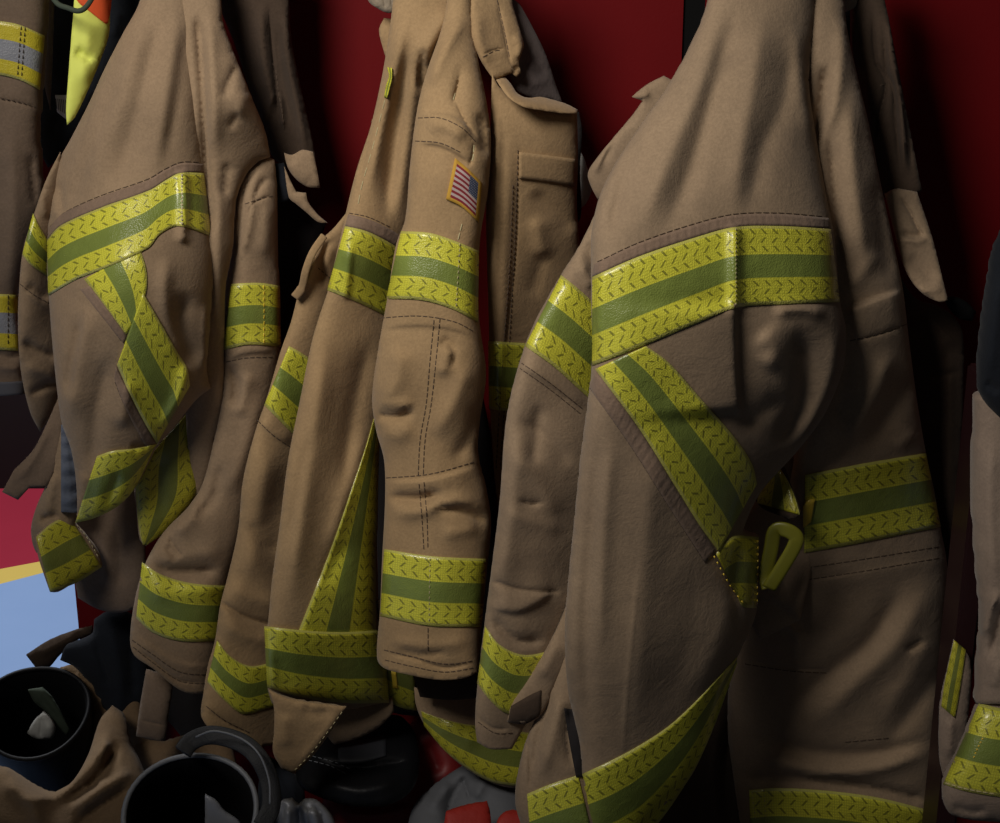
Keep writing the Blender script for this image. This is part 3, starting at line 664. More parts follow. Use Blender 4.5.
cf = Cloth('front_panel', [(492,74),(500,88),(515,99),(540,107),(577,111),(578,160),(577,205),(582,260),(600,330),(600,400),(590,480),(560,530),(520,532),(500,520),(494,470),(490,400),(489,330),(487,260),(486,200),(490,140)], [(500,90,.02),(575,115,.045),(500,300,.03),(580,300,.10),(510,520,.07)], TAN, C, full=.022, k=.55, back=.02, wob=.003, wscale=80, folds=[
    R([(498,100),(495,200),(494,300)], 6, .006), R([(510,110),(507,200),(503,300),(499,420),(500,510)], 8, .007), VG([(518,150),(517,240),(508,330),(500,440)], 1.5, .002), R([(535,215),(545,260)], 10, .006), G([(530,190),(560,215),(575,235)], 9, .006), G([(545,250),(530,300)], 9, .004), G([(487,110),(486,200)], 4, .006)])
strip(cf, 'pocket_flap', [(519,152),(545,155),(575,159)], [(519,178),(545,181),(575,186)], TAN, rows=8, off=.004)
T(cf, [(488,341),(505,342),(523,343),(560,346)], [(489,409),(505,411),(523,413),(560,416)], rows=12)
stitches(cf, [[(518,150),(517,185),(514,260),(510,330),(505,400),(500,470)], [(513,185),(510,260),(505,330),(500,400),(496,470)]], THREAD, dash=3.5, gap=1.8, w=1.0, off=.0012)
stitches(cf, [[(521,155),(521,176)], [(522,176),(545,179),(574,183)]], THREAD, dash=4, off=.0022, w=.8)
Cloth('collar_facing', [(506,-70),(511,-5),(520,5),(533,28),(546,55),(556,85),(563,104),(548,100),(530,97),(515,88),(508,60)], [(510,-60,.09),(520,90,.06),(560,100,.09)], COLL, C, full=.014, k=.5, folds=[G([(525,40),(535,60),(545,80)], 6, .004), R([(530,60),(540,90)], 8, .004)])
cc = Cloth('collar_flap', [(470,-70),(470,0),(472,40),(477,53),(484,66),(494,80,1),(512,73),(516,77),(521,73),(519,62),(524,46),(523,40),(517,20),(512,0),(510,-70)], [(490,-60,.07),(495,70,.025),(520,40,.05)], TAN, C, full=.009, k=.6, folds=[VG([(497,0),(504,30),(510,60),(513,70)], 1.8, .004), R([(512,36),(520,44),(517,60)], 4, .006), VG([(482,55),(495,50),(506,49)], 1.5, .003), R([(478,10),(480,40),(490,68)], 6, .004), G([(512,70),(520,68)], 3, .006)])
stitches(cc, [[(497,0),(504,30),(510,60)], [(483,57),(495,51),(506,50)]], THREAD, dash=5, w=1.0)
Cloth('collar_edge', [(496,80),(505,77),(511,84),(518,94),(528,98),(540,97),(553,100),(566,104),(578,110),(577,114),(560,113),(540,110),(524,107),(508,97)], [(500,80,.02),(530,104,.0),(577,112,.03)], TAN, C, full=.010, k=.9, folds=[R([(512,88),(524,101),(545,105),(575,111)], 3.5, .005)])
Cloth('side_edge', [(572,112),(579,112),(582,130),(580,170),(581,215),(574,230),(571,170)], .125, LIN, C, full=.006, k=.6)
Cloth('white_lining', [(578,148),(584,158),(588,170),(593,182),(590,196),(584,206),(577,210)], .155, WHITE, C, full=.008, k=.6)
Cloth('cuff_lining', [(412,672),(445,678),(478,671),(486,690),(480,697),(450,700),(420,697)], .03, LIN_BR, C, full=.02, k=.7)
chr_ = Cloth('hem_return', [(372,600),(398,600),(410,650),(419,690),(414,713),(388,706),(380,660)], [(380,650,.055),(415,700,.09)], LIN_BR, C, full=.012, k=.5)
T(chr_, [(384,636),(398,645),(413,655)], [(388,702),(402,708),(417,711)], TAPE_D, rows=10)
strip(chr_, 'gold_spot', [(391,671),(396,672)], [(393,688),(398,689)], GOLD, rows=6, off=.003)  # amber strip painted for the small gold glint on the hem trim
ch = Cloth('lower_hem', [(414,688),(440,690),(480,688),(520,700),(545,740),(530,785),(512,788),(492,783),(468,770),(444,750),(424,724),(416,705)], [(420,690,.07),(500,780,.05),(520,700,.09)], TAN_B, C, full=.03, k=.6, folds=[R([(440,720),(480,745)], 10, .004)])
T(ch, [(421,711),(440,718),(465,724),(500,728),(540,735)], [(424,726),(446,752),(470,770),(492,782),(525,787)], TAPE_D, rows=14)

# ================================================================== COAT B: left coat
B = coat(150, 640, .03, 'brown coat with crumpled, twisted lime bands at its hem, left of the flag-sleeved coat')
bb = Cloth('back_panel', [(152,-70),(140,0),(122,35),(105,68),(88,105),(70,140),(56,165),(47,186),(48,230),(47,270),(49,300),(52,340),(57,390),(62,424),(70,446),(75,472),(77,500),(77,522,1),(95,518),(118,506),(135,488),(146,468),(157,444,1),(172,430),(186,412),(198,398),(210,389,1),(206,372),(209,330),(213,280),(212,240),(208,190),(203,140),(197,70),(194,0),(197,-70)],
    [(175,-60,.12),(130,100,.05),(120,260,.0),(110,400,.01),(90,510,.02),(205,200,.06),(170,420,.04),(55,200,.08)], TAN_B, B, full=.065, k=.75, back=.03, wob=.005, wscale=90, folds=[
    R([(152,0),(125,80),(98,150),(80,215)], 13, .007), G([(165,0),(142,90),(118,180),(112,205)], 12, .007), R([(180,0),(168,90),(152,185)], 11, .006), G([(188,20),(178,90),(165,168)], 8, .005), G([(128,60),(95,140),(66,215)], 9, .006), R([(110,70),(84,140),(58,215)], 8, .004),
    R([(183,168),(184,200),(182,245)], 5, .010, taper=.1), G([(60,180),(62,215)], 4, .006), R([(52,190),(58,225)], 5, .005), R([(90,300),(75,370),(68,430)], 12, .010), G([(82,310),(72,360),(66,400)], 6, .012), G([(110,350),(95,420),(92,480)], 12, .009), R([(130,380),(120,430)], 10, .008), G([(190,290),(180,320),(195,370)], 11, .014), R([(168,250),(165,300),(185,370)], 9, .008), R([(206,300),(204,380)], 5, .008), R([(187,360),(180,395),(160,430)], 7, .010), G([(130,448),(150,445)], 4, .006), R([(85,470),(78,515)], 6, .006), G([(120,470),(105,510)], 7, .006)])
T(bb, [(47,240),(60,226),(100,208),(150,190),(166,180),(180,173),(204,173)], [(48,296),(75,280),(110,266),(148,248),(160,234),(178,226),(211,236)], rows=14)
band_seam(bb, [(49,228),(62,214),(100,197),(148,180),(165,170),(182,163),(203,164)], [(47,240),(60,226),(100,208),(150,190),(166,180),(180,173),(204,173)])
stitches(bb, [[(50,227),(64,213),(100,196),(148,179),(165,169),(182,162),(203,163)]], THREAD, dash=6)
stitches(bb, [[(182,174),(182,228)]], LTHREAD, dash=2.2, gap=1.5, w=2.2, off=.0022)  # painted highlight: pale dashes for the bright line on the fold edge
T(bb, [(140,249),(146,268),(147,286),(143,305)], [(84,279),(98,298),(112,317),(126,335)], rows=12, off=.0012)
T(bb, [(143,293),(160,322),(176,350),(187,368),(190,386)], [(117,365),(128,390),(142,418),(157,444)], rows=14, off=.003)
band_seam(bb, [(90,286),(108,310),(126,335)], [(80,289),(98,312),(124,344)])
band_seam(bb, [(116,366),(128,392),(142,418),(156,443)], [(114,378),(122,400),(134,425),(146,447)])
stitches(bb, [[(81,289),(99,312),(123,343)], [(115,382),(123,402),(134,424),(145,446)]], THREAD, dash=4.5)
T(bb, [(97,456),(112,451),(130,449),(148,446),(157,444)], [(75,523),(95,518),(118,506),(135,488),(154,448)], rows=14, off=.003)

bs = Cloth('side_panel', [(166,-70),(168,0),(172,70),(176,140),(180,200),(184,300),(184,380),(186,420),(190,470),(196,500),(208,480),(216,440),(223,400),(224,340),(225,288),(232,250),(236,200),(246,175),(258,162),(270,157),(264,130),(255,108),(242,75),(232,50),(222,20),(217,-70)],
    [(205,-60,.11),(230,100,.05),(215,250,.045),(205,450,.08),(265,155,.085),(170,100,.07)], TAN_B, B, full=.035, k=.7, back=.02, wob=.003, wscale=60, folds=[
    G([(197,10),(202,80),(206,160),(210,240)], 5, .014, taper=.1), R([(210,10),(213,80),(216,160)], 7, .008), G([(238,62),(228,85),(224,100)], 5, .007), R([(245,90),(238,120)], 8, .005), G([(240,110),(228,130)], 5, .004), R([(220,180),(218,260),(214,340)], 7, .006), G([(228,160),(224,200)], 6, .006)])
blow = Cloth('lower_panel', [(158,442),(172,430),(186,412),(199,398),(201,440),(199,470),(198,492),(186,510),(165,532),(146,546),(140,540),(137,515),(135,480),(146,462)], [(160,445,.07),(198,450,.09),(145,540,.06)], TAN_B, B, full=.02, k=.5, folds=[G([(160,450),(158,520)], 8, .004)])
T(blow, [(196,402),(200,440),(198,490),(166,531),(147,545)], [(150,456),(137,480),(137,510),(140,535),(143,545)], TAPE_D, rows=14)
Cloth('hem_lining', [(72,515),(95,512),(118,500),(136,485),(140,520),(145,548),(142,600),(125,612),(100,610),(78,598),(72,560)], [(100,500,.10),(100,600,.10)], TAN_A, B, full=.02, k=.4, folds=[G([(118,520),(122,590)], 8, .005), R([(105,520),(108,590)], 8, .004)])
bl2 = Cloth('front_edge', [(62,424),(57,450),(47,482),(36,508),(31,530),(36,552),(50,560),(66,546),(74,525),(76,508),(72,470),(68,440)], [(62,430,.05),(40,540,.06)], TAN_B, B, full=.02, k=.6, folds=[R([(55,470),(45,520)], 6, .006), G([(40,520),(60,515)], 4, .006), R([(38,532),(60,520)], 5, .005)])
strip(bl2, 'lining_strip', [(61,424),(61,470),(61,512)], [(67,428),(76,464),(80,513)], DENIM, rows=6, off=.012, puck=.0022, pw=15)
bcorn = Cloth('hem_corner', [(68,515),(52,522),(35,536),(38,556),(44,575),(50,592),(58,592),(75,582),(90,574),(102,566),(98,552),(86,536)], [(50,530,.04),(70,590,.03),(100,560,.07)], TAN_B, B, full=.018, k=.6)
T(bcorn, [(36,537),(52,523),(69,516)], [(50,592),(76,583),(102,567)], TAPE_D, rows=14)
stitches(bcorn, [[(70,518),(86,536),(100,560)]], LTHREAD, dash=3, gap=2, off=.005, w=1.0)
Cloth('storm_flap', [(58,398),(46,425),(33,450),(14,470,1),(2,492,1),(18,500,1),(30,487,1),(48,486),(58,462),(64,430),(64,405)], [(60,400,.07),(10,490,.04)], TAN_A, B, full=.006, k=.6, folds=[R([(52,420),(30,465),(10,485)], 5, .004)])
bsl = Cloth('sleeve', [(60,152),(46,180),(34,214),(23,250),(19,290),(18,330),(21,372),(30,412),(40,432),(56,408),(66,380),(68,330),(64,290),(60,240),(62,180)], [(55,170,.065),(30,260,.05),(35,420,.08)], TAN_B, B, full=.035, k=.8, back=.03, wob=.003, wscale=45, folds=[
    R([(40,190),(46,220)], 5, .005), G([(25,285),(50,300)], 5, .006), S([(22,290),(40,305),(58,318)][::-1], 2.5, .003, reach=12), G([(20,340),(40,352),(60,358)], 5, .008), R([(22,366),(45,372),(60,380)], 7, .006), G([(28,395),(50,385),(62,386)], 4, .006)])
T(bsl, [(33,213),(39,226),(50,243)], [(22,255),(31,265),(50,278)], rows=10)
stitches(bsl, [[(20,284),(34,295),(54,306)]], THREAD, dash=4)

bs2 = Cloth('sleeve', [(268,157),(255,164),(244,176),(236,200),(232,248),(226,286),(223,345),(223,370),(222,400),(214,440),(202,485),(186,510),(166,530),(152,550),(142,572),(134,604),(130,640),(134,655),(152,668),(180,690),(200,694),(212,686),(222,640),(228,590),(242,540),(255,480),(268,420),(278,372),(280,345),(279,300),(277,240),(276,180),(274,160)],
    [(262,165,.09),(250,300,.08),(240,420,.08),(190,560,.06),(170,680,.05)], TAN_B, B, full=.05, k=.85, back=.04, wob=.003, wscale=45, fat=[(268,157),(255,164),(244,176),(236,200),(232,248),(226,286),(223,345),(223,370),(222,400),(214,440),(202,485),(186,510),(166,530),(152,550),(142,572),(134,604),(128,640),(116,680),(110,760),(206,780),(214,686),(222,640),(228,590),(242,540),(255,480),(268,420),(278,372),(280,345),(279,300),(277,240),(276,180),(274,160)], folds=[
    VG([(262,165),(246,185),(240,220),(236,260)], 2.2, .006), R([(254,180),(250,220),(240,262)], 5, .006), G([(268,175),(258,190),(250,205)], 4, .006), VG([(273,195),(254,203),(244,220)], 1.4, .003), R([(268,200),(264,260)], 8, .005),
    S([(224,362),(245,354),(278,352)][::-1], 2.2, .004, reach=12), G([(228,362),(236,385),(232,410)], 6, .010), R([(250,370),(242,400),(238,420)], 8, .006), R([(262,390),(245,450),(225,500)], 12, .008), G([(222,460),(212,500),(190,520)], 6, .006), VG([(167,536),(177,551),(184,559)], 2.5, .005), R([(150,562),(185,556),(226,552)], 9, .005), R([(200,500),(190,520),(172,535)], 8, .007), G([(150,560),(170,572),(222,570)], 6, .010), R([(142,585),(170,594),(222,588)], 8, .006), G([(165,545),(178,560)], 4, .006), VG([(134,648),(152,660),(178,680),(208,684)], 2, .003), S([(132,632),(150,645),(180,662),(214,665)], 2.5, .003, reach=12)])
T(bs2, [(231,284),(245,283),(262,283),(280,286)], [(223,350),(245,345),(262,345),(281,347)], rows=12)
T(bs2, [(142,562),(160,574),(190,583),(228,586)], [(136,618),(152,632),(180,641),(218,641)], TAPE, rows=12)
stitches(bs2, [[(226,362),(245,358),(276,357)], [(245,204),(260,199),(273,196)], [(132,640),(152,654),(180,672),(210,675)], [(133,647),(152,662),(180,681),(208,684)]], THREAD, dash=4.5)
stitches(bs2, [[(264,285),(264,344)]], GOLD, dash=4, gap=2, w=1.2, off=.0022, name='gold_stitching')
Cloth('wristlet', [(146,670),(165,676),(172,684),(168,715),(165,741),(150,740),(136,736),(140,705)], [(150,675,.07),(150,740,.05)], TAN_A, B, full=.018, k=.8, folds=[VG([(140,720),(166,726)], 1.5, .002)])
bcf = Cloth('collar_strip', [(212,-70),(218,0),(235,45),(250,92),(262,125),(272,156),(285,166),(300,172),(318,184),(314,150),(306,112),(297,72),(290,30),(287,-70)], [(250,-60,.15),(260,80,.15),(300,170,.14)], LIN_BR, B, full=.022, k=.55, folds=[
    G([(238,0),(244,50),(256,90)], 8, .008), R([(260,0),(264,60),(275,110)], 5, .008), VG([(268,0),(272,50),(276,90),(280,130)], 2.5, .008), R([(284,0),(288,60),(300,120),(308,170)], 4.5, .009), G([(276,20),(282,80),(292,130)], 5, .007), R([(275,90),(268,110),(262,130)], 4, .006), R([(280,92),(282,110),(284,130)], 3, .006)])
stitches(bcf, [[(276,70),(279,95),(282,110),(284,130)]], THREAD)
Cloth('pocket_flap', [(284,153),(292,155),(302,150),(313,152),(317,170),(320,188),(308,187),(297,180),(288,168)], .105, TAN_B, B, full=.005, k=.6, folds=[R([(290,160),(308,182)], 6, .003)])
Cloth('lower_flap', [(284,166),(290,180),(296,192),(306,193),(308,202),(317,214),(327,223),(318,222),(306,212),(295,203),(289,198)], .105, TAN_B, B, full=.005, k=.6)
Cloth('patch', [(270,164),(284,163),(288,176),(290,200),(276,204),(272,190)], .108, NAVY, B, full=.006, k=.6)
Cloth('lining', [(268,170),(285,190),(300,204),(326,224),(312,262),(300,300),(292,330),(285,360),(276,380),(268,340)], [(280,180,.16),(310,230,.18),(280,370,.17)], LIN, B, full=.015, k=.5, folds=[R([(285,230),(295,245),(300,270)], 6, .005)])

YOFF = 0.0
Cloth('lining', [(380,430),(395,400),(480,380),(492,450),(500,560),(515,640),(520,712),(470,716),(420,716),(392,712),(385,700),(378,600)], [(400,400,.17),(520,780,.19)], LIN, C, full=.025, k=.5, folds=[R([(430,500),(440,740)], 12, .006)])  # dark sheet added behind coat C to blacken the shaded gaps
Cloth('lining', [(196,430),(226,400),(270,420),(255,520),(244,620),(240,745),(185,742),(150,690),(150,600),(185,520)], [(220,400,.19),(180,680,.222)], LIN, B, full=.02, k=.5, folds=[R([(200,560),(190,740)], 12, .006)])  # added dark backing, paints the gaps under the left coat black
YOFF = -.12
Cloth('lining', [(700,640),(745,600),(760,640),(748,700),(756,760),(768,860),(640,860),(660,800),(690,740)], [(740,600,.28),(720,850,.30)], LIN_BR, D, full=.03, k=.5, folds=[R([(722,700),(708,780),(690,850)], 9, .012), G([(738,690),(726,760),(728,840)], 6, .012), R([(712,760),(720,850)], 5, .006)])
YOFF = 0.0
# ================================================================== COAT A: far left
YOFF = .09
A = coat(10, 400, .0, 'brown coat sleeve with yellow and silver bands at the left edge')
asl = Cloth('sleeve', [(-60,-70),(-62,200),(-58,330),(-55,395),(-20,397),(5,396),(28,394),(24,380),(22,350),(16,300),(30,250),(42,200),(40,150),(40,112),(42,88),(46,30),(48,0),(48,-70)], [(0,-60,.02),(0,200,.03),(0,390,.05)], TAN_A, A, full=.05, k=.7, back=.025, wob=.003, wscale=70, fat=[(-60,-120),(-62,200),(-58,330),(-55,470),(32,470),(24,380),(22,350),(16,300),(30,250),(42,200),(40,150),(40,112),(42,88),(46,30),(48,0),(48,-120)], folds=[
    R([(10,120),(14,220),(8,300)], 10, .005), VG([(-5,98),(18,102),(40,108)], 1.6, .002), G([(-10,352),(10,358),(24,352)], 5, .006), R([(-10,364),(10,368),(24,368)], 6, .005), G([(30,150),(36,210)], 5, .006)])
T(asl, [(-20,20),(0,21),(20,25),(45,36)], [(-20,72),(0,75),(20,80),(40,90)], TAPE_S, rows=12)
T(asl, [(-20,293),(0,294),(18,295)], [(-20,350),(0,350),(18,351)], TAPE_S, rows=12)
stitches(asl, [[(21,26),(17,80)], [(25,27),(21,81)], [(0,98),(20,102),(39,108)], [(8,295),(8,349)]], THREAD, dash=4, off=.0024)
strip(asl, 'cuff_edge', [(-30,381),(0,382),(24,381)], [(-30,396),(0,396),(26,394)], plain('grey_cuff', (.10,.10,.115), .9, noise=.4, nscale=60), rows=6)
Cloth('side_seam', [(46,-60),(47,0),(47,30),(44,80),(50,110),(52,60),(54,0),(55,-60)], .06, COLL, A, full=.006, k=.7)

YOFF = 0.0
# ================================================================== other garments
lj = Cloth('liner_jacket', [(40,-70),(44,0),(44,60),(40,90),(38,130),(42,155),(48,168),(58,158),(70,140),(90,105),(125,40),(150,0),(160,-70)], [(60,-60,.20),(50,150,.175),(140,0,.19)], NAVY, None, full=.03, k=.5, folds=[R([(55,20),(52,90)], 6, .006), G([(60,110),(50,140)], 6, .006), R([(120,10),(112,40)], 5, .005)])
tag(lj.obj, 'black jacket with a small white barcode tag behind the yellow safety vest', 'jacket')
BAR = NT('barcode_paper'); un = BAR.n('ShaderNodeTexCoord'); sp2 = BAR.n('ShaderNodeSeparateXYZ'); BAR.l(un.outputs['UV'], sp2.inputs[0])
bar = BAR.math('MULTIPLY', BAR.math('GREATER_THAN', BAR.math('SINE', BAR.math('MULTIPLY', sp2.outputs[0], 2600.0)), .1), BAR.math('MULTIPLY', BAR.math('GREATER_THAN', sp2.outputs[1], .2), BAR.math('LESS_THAN', sp2.outputs[1], .8)))
BAR.set(Base_Color=BAR.mix(bar, (.50, .50, .50), (.06, .06, .06)), Roughness=.6)
strip(lj, 'barcode_tag', [(55,95),(67,95)], [(57,112),(68,121)], BAR.m, rows=6, off=.004)
vs_ = Cloth('safety_vest', [(74,-70),(74,0),(71,40),(68,80),(66,110),(67,125),(74,118),(84,98),(92,80),(100,60),(108,36),(110,0),(112,-70)], [(90,-60,.10),(70,120,.06),(108,0,.10)], VESTY, None, full=.014, k=.5, folds=[G([(74,50),(85,56),(92,62)], 6, .008), R([(90,20),(82,90)], 8, .005)])
tag(vs_.obj, 'lime yellow safety vest with an orange shoulder, left of the twisted-band coat', 'vest')
strip(vs_, 'orange_panel', [(76,-60),(76,-2),(88,10),(106,24)], [(112,-60),(112,-10),(111,8),(108,23)], VESTO, rows=10, off=.002)
cord = tube('cord', spline3([V(50,-6,.05), V(58,4,.045), V(68,8,.04), V(78,11,.04), V(86,7,.045), V(94,-6,.06), V(99,-24,.08)], 8), .0028, GREENC)
tag(cord, 'dark cord drooping across the orange top of the safety vest', 'cord')

# ================================================================== COAT E and jacket, right edge
YOFF = -.07
E = coat(985, 800, .0, 'pale brown coat sleeve with one lime cuff band at the right edge')
es = Cloth('sleeve', [(976,398),(974,440),(974,520),(978,580),(981,620),(978,660),(976,704),(1080,704),(1085,560),(1080,398)], [(1000,400,.04),(1000,700,.01)], TAN_E, E, full=.05, k=.8, back=.05, wob=.003, wscale=60, fat=[(978,300),(974,440),(974,520),(978,580),(981,620),(978,660),(970,800),(1085,800),(1085,560),(1080,300)], folds=[R([(992,430),(990,520),(996,600)], 8, .006), R([(1000,590),(990,610),(984,640)], 5, .010), G([(1006,600),(996,640),(988,660)], 5, .010), R([(1000,660),(994,690)], 6, .004)])
ec = Cloth('cuff', [(978,702),(970,725),(958,755),(943,782),(943,795),(945,806),(952,815),(980,821),(1085,825),(1085,702)], [(1000,700,.0),(990,810,-.02)], TAN_E, E, full=.045, k=.8, back=.04, folds=[G([(950,805),(970,812),(990,810)], 4, .006)])
T(ec, [(979,703),(1000,708),(1040,712)], [(943,784),(965,791),(1000,797),(1040,800)], TAPE, rows=14)
stitches(ec, [[(983,738),(977,750),(973,760)]], GOLD, dash=2, gap=2, w=2, off=.0022, name='gold_stitching')
stitches(ec, [[(945,783),(966,789),(1000,795)]], LTHREAD, dash=5, gap=1.5, w=1.5, off=.0022)
ei = Cloth('front_edge', [(954,640),(948,668),(941,700),(939,730),(940,760),(944,780),(960,770),(968,720),(970,660)], .055, TAN_E, E, full=.02, k=.6, folds=[R([(952,715),(948,760)], 5, .005)])
T(ei, [(954,640),(945,680),(941,706)], [(966,650),(960,690),(955,718)], TAPE_D, rows=8)
bj = Cloth('jacket', [(1004,225),(994,250),(988,285),(983,320),(979,360),(978,385),(984,400),(994,412),(1010,424),(1085,430),(1090,225)], [(1000,240,-.06),(1000,410,-.065)], NAVY, None, full=.045, k=.8, back=.03, folds=[R([(1000,270),(992,340),(988,385)], 8, .006), G([(985,382),(1000,392)], 4, .006)])
tag(bj.obj, 'black jacket sleeve end above the pale coat at the right edge', 'jacket')
YOFF = 0.0
# locker upright
pt, pb = V(990, 430, .13), V(966, 750, .13)
px0 = X(956, 640, .16); px1 = X(978, 640, .16)
px0 = X(956, 640, .0); px1 = X(977, 640, .0)
struct(box('trim_4', (px0, .0, SH), (px1, .06, 1.02), MAROON, bev=.003))

# ================================================================== boots, trousers and bags below
BG = 'black boots under the coats'
def boot(cx, cy, Y, rx, n, H_, label, foot_dir, loops=(), lining=BOOTLIN, taper=.86, rim=BINDING, mat=RUBBER):
    c = V(cx, cy, Y); n = Vector(n).normalized()
    t = thing('boot', c - n * H_, label, 'boot', BG)
    s = n.cross(Vector((0, 0, 1))); s = s.normalized() if s.length > .05 else Vector((1, 0, 0)); w = s.cross(n).normalized()
    seg = 40
    prof = [(0, 1.0), (.02, 1.02), (.10, 1.03), (.3, .98), (.55, .90), (.75, taper), (.9, taper * 1.02), (1.0, taper)]
    vs, fs = [], []
    def ring(d, r, sq=1.0):
        for k in range(seg):
            a = 2 * math.pi * k / seg; wob = 1 + .025 * math.sin(3 * a + d * 9)
            vs.append(c - n * d + s * math.cos(a) * r * wob + w * math.sin(a) * r * sq * wob)
    for d, f in prof: ring(d * H_, rx * f)
    m = len(prof)
    for i in range(m - 1):
        for k in range(seg): l = (k + 1) % seg; fs.append([i*seg+k, (i+1)*seg+k, (i+1)*seg+l, i*seg+l])
    fs.append([(m-1)*seg+k for k in range(seg)][::-1])
    # foot: swept ovals running forward from the ankle
    fd = Vector(foot_dir).normalized(); b0 = len(vs); base = c - n * (H_ * .93); dn = -n
    sd = fd.cross(n).normalized(); K = 10
    for i in range(K):
        u = i / (K - 1); L = -.05 + .25 * u
        hh = [.062, .066, .064, .06, .054, .048, .044, .04, .034, .012][i]; ww = [.030, .040, .043, .044, .047, .050, .051, .047, .036, .010][i]
        for k in range(20):
            a = 2 * math.pi * k / 20; ca, sa = math.cos(a), math.sin(a)
            vs.append(base + fd * L + sd * ca * ww + n * ((sa * hh) if sa > 0 else max(sa * hh, -.03)))
    for i in range(K - 1):
        for k in range(20): l = (k + 1) % 20; fs.append([b0+i*20+k, b0+(i+1)*20+k, b0+(i+1)*20+l, b0+i*20+l])
    fs.append([b0+k for k in range(20)]); fs.append([b0+(K-1)*20+k for k in range(20)][::-1])
    mesh_obj('shaft', [tuple(v) for v in vs], fs, mat, t)
    # lining: the inside wall and its bottom
    vs, fs = [], []
    lp = [(0, .985), (.015, .94), (.15, .93), (.4, .88), (.62, .80)]
    for d, f in lp: ring(d * H_, rx * f)
    for i in range(len(lp) - 1):
        for k in range(seg): l = (k + 1) % seg; fs.append([i*seg+k, i*seg+l, (i+1)*seg+l, (i+1)*seg+k])
    fs.append([(len(lp)-1)*seg+k for k in range(seg)])
    mesh_obj('lining', [tuple(v) for v in vs], fs, lining, t)
    q = [c + s * math.cos(2*math.pi*k/48) * rx * (1 + .025*math.sin(6*math.pi*k/48)) + w * math.sin(2*math.pi*k/48) * rx * (1 + .025*math.sin(6*math.pi*k/48)) for k in range(48)]
    tube('rim', q, .0032, rim, t, closed=True, seg=8, up=n)
    so = [base + fd * (-.055 + .27 * u) for u in np.linspace(0, 1, 9)]
    tube('sole', [p - n * .034 for p in so], [.026,.040,.042,.040,.046,.050,.051,.044,.020], RUBBER, t, flat=.24, up=n)
    return t, c, n, s, w
YOFF = .15
# front boot, mouth facing us
t2, c2_, n2_, s2_, w2_ = boot(190, 816, -.30, .073, (.04, -.60, .80), .335, 'black boot with pale bound mouth and stitched pull loop at lower left of centre', (-.15, -.9, -.45))
tube('pull_loop', spline3([V(183,752,-.275), V(192,741,-.262), V(212,735,-.262), V(240,742,-.27), V(258,757,-.29), V(269,780,-.30), V(271,806,-.315), V(262,826,-.33)], 8), .0105, WEB, t2, flat=.2, up=(.25, -.8, .55))
tube('pull_loop_stitching', spline3([V(196,737,-.285), V(214,731,-.288), V(240,738,-.292), V(259,754,-.305), V(269,780,-.318), V(270,804,-.330)], 6), .0012, BINDING, t2)
lt = Cloth('lining_tongue', [(205,795),(215,800),(225,812),(240,823),(246,850),(205,850)], -.285, SILVER, t2, full=.006, k=.5)
# left boot
t1, c1_, n1_, s1_, w1_ = boot(34, 712, -.05, .0675, (.10, -.46, .88), .33, 'black boot holding a white rag, at the left edge on the brown trousers', (-.3, -.9, -.3), rim=RUBBER)
# rag stuffed in the mouth of the left boot
rag = Cloth('rag', [(43,712),(50,718),(55,728),(53,738),(44,740),(34,738),(27,733),(33,722)], -.035, WHITE, None, full=.012, k=.7, folds=[VG([(42,716),(40,738)], 2, .003), R([(48,722),(50,736)], 4, .004)])
tag(rag.obj, 'white rag poking out of the left boot', 'rag')
grg = Cloth('glove', [(28,690),(42,688),(52,698),(62,715),(70,730),(66,735),(56,726),(46,712),(34,702)], -.02, GREENC, None, full=.012, k=.7, folds=[VG([(40,695),(60,722)], 2, .003)])
tag(grg.obj, 'dark green glove tucked in the left boot beside the white rag', 'glove')
# boot lying under the flag coat
t3 = thing('boot', at(350, 790, -.10), 'black leather boot lying below the pointed tail of the flag-sleeved coat', 'boot', BG)
sb = Cloth('shaft', [(318,738),(335,728),(362,722),(395,716),(412,730),(420,760),(412,790),(385,806),(350,806),(322,798),(300,786),(296,770),(304,752)], [(330,740,-.035),(400,740,-.03),(350,800,-.125)], LEATHER, t3, full=.06, k=.8, back=.06, folds=[G([(310,760),(350,768),(410,760)], 5, .008), R([(320,780),(360,790),(405,780)], 8, .008), VG([(345,765),(380,768),(412,758)], 2, .003)])
strip(sb, 'reflective_patch', [(338,740),(360,740),(386,735)], [(338,764),(360,763),(386,756)], plain('dull_reflector', (.035, .038, .045), .5, noise=.3), rows=8)
stitches(sb, [[(308,760),(330,766),(350,776)], [(312,756),(334,762),(352,770)]], BINDING, dash=4, gap=2)
cb_ = Cloth('cloth', [(262,752),(276,762),(292,772),(304,790),(302,850),(255,850),(258,790)], [(270,760,-.075),(290,840,-.12)], NAVY, None, full=.03, k=.7, folds=[VG([(276,765),(284,800),(280,830)], 3, .006), R([(292,775),(295,820)], 5, .005)])
tag(cb_.obj, 'black cloth bunched behind the pull loop of the front boot', 'cloth')
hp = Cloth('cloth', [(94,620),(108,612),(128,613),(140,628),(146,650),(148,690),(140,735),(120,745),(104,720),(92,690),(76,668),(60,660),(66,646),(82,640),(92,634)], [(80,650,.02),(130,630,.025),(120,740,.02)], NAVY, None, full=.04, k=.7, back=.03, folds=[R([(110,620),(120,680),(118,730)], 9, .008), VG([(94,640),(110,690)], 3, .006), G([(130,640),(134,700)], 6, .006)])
tag(hp.obj, 'black cloth heap in deep shade behind the twisted-band coat, above the trousers', 'cloth')

